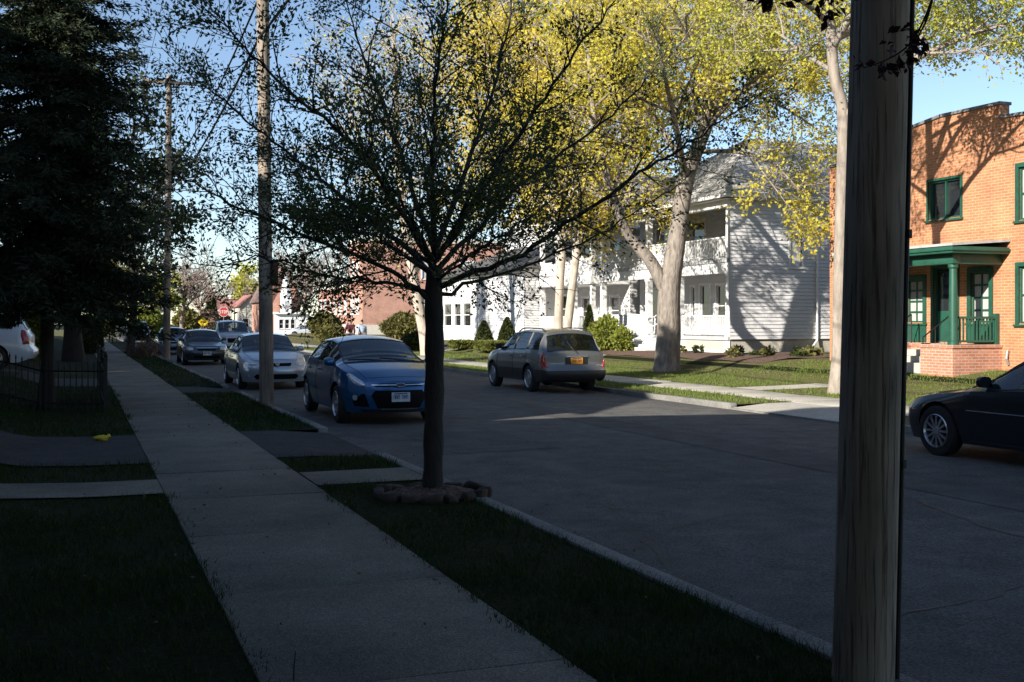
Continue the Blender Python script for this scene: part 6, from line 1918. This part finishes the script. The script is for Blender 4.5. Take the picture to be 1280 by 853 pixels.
# small dark red box fixed to the brown pole
bx = pz(343, 341, 22.4)
mb = MB(off=None); mb.box(-.055, .055, -.05, .30, -.26, .26)
o = mb.build('call_box', mat('dark maroon paint', (.09, .022, .022)), None, bevel=.012); o.location = (bx.x, bx.y - .1, bx.z); tag(o, 'dark maroon box fixed to the brown pole before the silver sedan', 'box')
def cable(name, a, b, sag, r, label, group=None, cat='cable'):
    a = Vector(a); b = Vector(b); n = 16
    pts = [a.lerp(b, t) - Vector((0, 0, sag*4*t*(1-t))) for t in np.linspace(0, 1, n)]
    o = MB().tube(pts, r, 5).build(name, M['wire'], None, smooth=True)
    return tag(o, label, cat, group)
T = [pp1[-1], pp2[-1], pp3[-1]]
ext = (P3_.x + 3, 116, 12.0); back = (P1.x, -26, 12.4)
for k, sx_ in enumerate((-.45, .22, .45)):
    q = lambda p: (p[0] + sx_*2.3, p[1] - .15, p[2] - .08)
    for j, (a, b) in enumerate(((back, q(T[0])), (q(T[0]), q(T[1])), (q(T[1]), q(T[2])), (q(T[2]), (ext[0]+sx_*2, ext[1], ext[2])))):
        if j == 0: continue
        a = q(T[0]) if j == 1 else a
        nm = ['', 'between the nearest pole and the brown pole', 'between the brown pole and the crossarm pole', 'running on beyond the crossarm pole'][j]
        which = ['leftmost', 'middle', 'rightmost'][k]
        cable('power_line', a, b, .35 if j < 3 else .7, .010, f'{which} of three thin power lines {nm}', 'overhead power lines', 'power line')
for zz, r in ((8.1, .022), (7.3, .028)):
    w_ = 'upper' if zz > 8 else 'lower'
    c = lambda P: (P[0]-.16, P[1], zz)
    cable('phone_cable', c(P2_), c(P3_), .5, r, f'{w_} thick black phone cable from the brown pole to the crossarm pole', 'phone cables', 'cable')
    cable('phone_cable', c(P3_), (P3_.x+2.5, 116, zz-.2), .8, r, f'{w_} thick black phone cable running on beyond the crossarm pole', 'phone cables', 'cable')
    cable('phone_cable', c(P1), c(P2_), .3, r, f'{w_} thick black phone cable from the nearest pole to the brown pole', 'phone cables', 'cable')
cable('service_cable', (P2_.x+.1, P2_.y, 9.0), (22.6, 34.7, 6.75), .7, .016, 'thin service cable crossing the street to the white porch house', None, 'cable')
cable('service_cable', (P3_.x, P3_.y, 10.2), (-7.6, 50.5, 6.9), .3, .016, 'service cable from the crossarm pole down to the left houses', None, 'cable')
cable('service_cable', (P3_.x+.1, P3_.y, 9.6), (24.0, 50.5, 6.4), .8, .016, 'service cable from the crossarm pole over to the right houses', None, 'cable')

# ------------------------------------------------------------------ iron fence on the left lawn
fa = at(132, 515, 0); fn = thing('iron_fence', (fa.x, fa.y, 0), 'low black iron fence with pointed pickets round the left lawn', 'fence')
mb = MB(off=fn.location); x1 = fa.x; x0 = -6.0; y = fa.y
def picket(mb, x, y, h):
    g = gz(x); mb.box(x-.011, x+.011, y-.011, y+.011, g, g+h); mb.lathe([(.018, g+h), (.001, g+h+.075)], (x, y, 0), 'z', 4)
n = int((x1-x0)/.10)
for k in range(1, n): picket(mb, x1 - k*.10, y, .86)
for yy in np.arange(y+.115, y+7.5, .115): picket(mb, x1, yy, .86)
mb.build('pickets', M['black_iron'], fn)
for zz in (.16, .74):
    mb = MB(off=fn.location); N = 12
    for k in range(N):
        a, b = x1 + (x0-x1)*k/N, x1 + (x0-x1)*(k+1)/N
        mb.tube([(a, y, gz(a)+zz), (b, y, gz(b)+zz)], .016, 4)
    mb.tube([(x1, y, zz), (x1, y+7.5, zz)], .016, 4)
    mb.build('rail', M['black_iron'], fn)
for xx, yy in ((x1, y), (x1-1.9, y), (x1-3.8, y), (x1, y+3.7), (x1, y+7.5)):
    mb = MB(off=fn.location); g = gz(xx); mb.box(xx-.032, xx+.032, yy-.032, yy+.032, g-.05, g+1.0); mb.lathe([(.03, g+1.0), (.045, g+1.03), (.03, g+1.07), (.002, g+1.10)], (xx, yy, 0), 'z', 10); mb.build('post', M['black_iron'], fn)

# yellow bag on the left driveway
yb = at(128, 552, gz(at(128, 552, 0).x))
bm = bmesh.new(); bmesh.ops.create_icosphere(bm, subdivisions=3, radius=1)
for v in bm.verts:
    q = v.co; f = 1 + .16*math.sin(q.x*7+1) * math.sin(q.y*6) + .1*math.sin(q.z*9+q.x*4)
    v.co = (q.x*.125*f*(1.0 if q.x < .4 else .8), q.y*.06*f, (q.z*.038*f) + .035 + (.03 if q.x > .7 else 0))
me = bpy.data.meshes.new('plastic_bag'); bm.to_mesh(me); bm.free(); me.materials.append(mat('yellow plastic', (.75, .55, .03), rough=.35)); me.polygons.foreach_set('use_smooth', [True]*len(me.polygons))
o = bpy.data.objects.new('plastic_bag', me); COL.objects.link(o); o.location = (yb.x, yb.y, yb.z + .012); o.rotation_euler = (0, 0, -.3)
tag(o, 'crumpled bright yellow plastic bag lying on the left driveway', 'bag')
# thin stick at the bottom edge of the sidewalk
sk = at(367, 850, .02)
o = MB().tube([(0, 0, 0), (.004, .01, .06), (.012, .015, .13)], [.005, .004, .002], 6).build('marker_stake', M['black_iron'], None); o.location = (sk.x, sk.y, .015); tag(o, 'short thin dark stake sticking up at the bottom of the sidewalk', 'stake')

# ------------------------------------------------------------------ street signs
def sign_post(root, x, y, g, h, m=None):
    mb = MB(off=root.location); mb.box(x-.03, x+.03, y-.012, y+.012, g, h); mb.build('post', m or M['grey_metal'], root)
sg = pz(279.5, 390, 108); g = -.12
r_ = thing('stop_sign', (sg.x, sg.y, g), 'red octagonal stop sign on a thin post at the far junction', 'sign'); sign_post(r_, sg.x, sg.y, g, sg.z - .44)
F = ((sg.x, sg.y-.03, sg.z), (1, 0, 0), (0, -1, 0)); oc = lambda r: [(r*math.cos(PI/8+PI/4*k), r*math.sin(PI/8+PI/4*k)) for k in range(8)]
mb = MB(off=r_.location); mb.prism(oc(.50), F, -.01, 0); mb.m = 1; mb.prism(oc(.465), F, .001, .005); mb.m = 0
# letters S T O P as raised strokes
def stroke(u0, u1, v0, v1): mb.obox(F, u0, u1, v0, v1, .0055, .009)
def letter(c, u):
    w, h, t = .15, .30, .042; b = -h/2; e = h/2
    if c == 'S':
        stroke(u, u+w, e-t, e); stroke(u, u+t, .021, e-t); stroke(u, u+w, -.021, .021); stroke(u+w-t, u+w, b+t, -.021); stroke(u, u+w, b, b+t)
    if c == 'T': stroke(u, u+w, e-t, e); stroke(u+w/2-t/2, u+w/2+t/2, b, e-t)
    if c == 'O': stroke(u, u+w, e-t, e); stroke(u, u+w, b, b+t); stroke(u, u+t, b+t, e-t); stroke(u+w-t, u+w, b+t, e-t)
    if c == 'P': stroke(u, u+t, b, e); stroke(u+t, u+w, e-t, e); stroke(u+t, u+w, -.01, -.01+t); stroke(u+w-t, u+w, -.01+t, e-t)
for i, c in enumerate('STOP'): letter(c, -.385 + i*.207)
mb.build('sign_plate', [mat('sign white', (.75, .74, .72)), mat('sign red', (.48, .055, .055), rough=.4)], r_)
sg = pz(254, 403, 131)
r_ = thing('warning_sign', (sg.x, sg.y, g), 'yellow diamond warning sign on a white post at the far junction', 'sign'); sign_post(r_, sg.x, sg.y, g, sg.z - .5, M['white_trim'])
F = ((sg.x, sg.y-.03, sg.z), (1, 0, 0), (0, -1, 0))
mb = MB(off=r_.location); mb.prism([(.60, 0), (0, .60), (-.60, 0), (0, -.60)], F, -.01, 0); mb.m = 1
for a, b in (((-.28, 0), (.28, 0)),): mb.obox(F, -.22, .22, -.03, .03, .002, .006)
mb.obox(F, -.03, .03, -.24, -.0305, .002, .006)
mb.prism([(-.22, -.07), (-.33, 0), (-.22, .07)], F, .002, .006); mb.prism([(.22, .07), (.33, 0), (.22, -.07)], F, .002, .006)
mb.build('sign_plate', [mat('sign yellow', (.88, .60, .02), (.84, .56, .02), rough=.4), mat('sign black', (.02, .02, .02))], r_)

# ------------------------------------------------------------------ two walkers on the far right sidewalk
def person(base, rz, label, shirt, trousers, hair, stride=.16, bag=False):
    """one continuous body grown over a skeleton, clothing and hair as children"""
    def skin(name, V, E, Rr, m, parent=None, sub=2, root=0):
        me = bpy.data.meshes.new(name); me.from_pydata(V, E, [])
        o = bpy.data.objects.new(name, me); COL.objects.link(o)
        sk = o.modifiers.new('skin', 'SKIN'); ss = o.modifiers.new('sub', 'SUBSURF'); ss.levels = sub; ss.render_levels = sub
        for i, r in enumerate(Rr):
            d = me.skin_vertices[0].data[i]; d.radius = (r, r) if not isinstance(r, tuple) else r
            d.use_root = (i == root)
        dg = bpy.context.evaluated_depsgraph_get(); dg.update()
        nm = bpy.data.meshes.new_from_object(o.evaluated_get(dg)); nm.name = name
        bpy.data.objects.remove(o)
        no = bpy.data.objects.new(name, nm); COL.objects.link(no); nm.materials.clear(); nm.materials.append(m)
        nm.polygons.foreach_set('use_smooth', [True]*len(nm.polygons))
        if parent: no.parent = parent
        return no
    s = stride
    V = [(0,0,.95), (0,0,1.15), (0,0,1.38), (0,.01,1.50), (0,.02,1.60), (0,.03,1.70),
         (.17,0,1.40), (.23,-s*.7,1.15), (.25,-s*.3,.93), (.25,-s*.1,.84), (-.17,0,1.40), (-.23,s*.7,1.15), (-.25,s*1.2,.95), (-.25,s*1.5,.87),
         (.09,0,.88), (.10,s*.8,.48), (.10,s*.9,.08), (.10,s*.9+.15,.03), (-.09,0,.88), (-.10,-s*.2,.48), (-.10,-s*1.7,.12), (-.10,-s*1.7+.14,.03)]
    E = [(0,1),(1,2),(2,3),(3,4),(4,5),(2,6),(6,7),(7,8),(8,9),(2,10),(10,11),(11,12),(12,13),(0,14),(14,15),(15,16),(16,17),(0,18),(18,19),(19,20),(20,21)]
    Rr = [(.15,.11),(.14,.10),(.16,.10),.055,.085,.075,.07,.045,.035,.03,.07,.045,.035,.03,.085,.06,.04,.035,.085,.06,.04,.035]
    b = skin('person', V, E, Rr, mat('skin', (.42, .26, .19), rough=.6))
    b.location = base; b.rotation_euler = (0, 0, rz); tag(b, label, 'person', 'two people walking on the far sidewalk')
    g = lambda r, k: tuple(x + k for x in r) if isinstance(r, tuple) else r + k
    up = [0,1,2,6,7,8,10,11,12]; mp = {v: i for i, v in enumerate(up)}
    skin('jacket', [V[i] for i in up], [(mp[a], mp[c]) for a, c in E if a in mp and c in mp], [g(Rr[i], .028) for i in up], shirt, b)
    lo = [0,14,15,16,18,19,20]; mp = {v: i for i, v in enumerate(lo)}
    skin('trousers', [V[i] for i in lo], [(mp[a], mp[c]) for a, c in E if a in mp and c in mp], [g(Rr[i], .022) for i in lo], trousers, b)
    skin('hair', [(0, .0, 1.60), (0, .0, 1.68), (0, .025, 1.735)], [(0,1), (1,2)], [(.085,.085), .095, .07], hair, b)
    for sd in (1, -1):
        i = 17 if sd > 0 else 21; p = V[i-1]; q = V[i]
        skin('shoe', [(p[0], p[1]-.04, .05), (q[0], q[1]+.05, .04)], [(0, 1)], [.055, .045], M['black_plastic'], b, 1)
pa = pz(437.5, 420, 64); pb_ = pz(452.5, 420, 64)
person((pa.x, pa.y, .01), 0.15, 'walker in a dark maroon jacket on the far sidewalk', mat('maroon cloth', (.10, .02, .03)), mat('dark denim', (.03, .035, .06)), mat('brown hair', (.03, .018, .012)))
person((pb_.x, pb_.y, .01), -0.1, 'walker in a pale blue shirt on the far sidewalk', mat('pale blue cloth', (.42, .50, .62)), mat('grey trousers', (.10, .10, .11)), mat('black hair', (.012, .011, .011)), -.16)
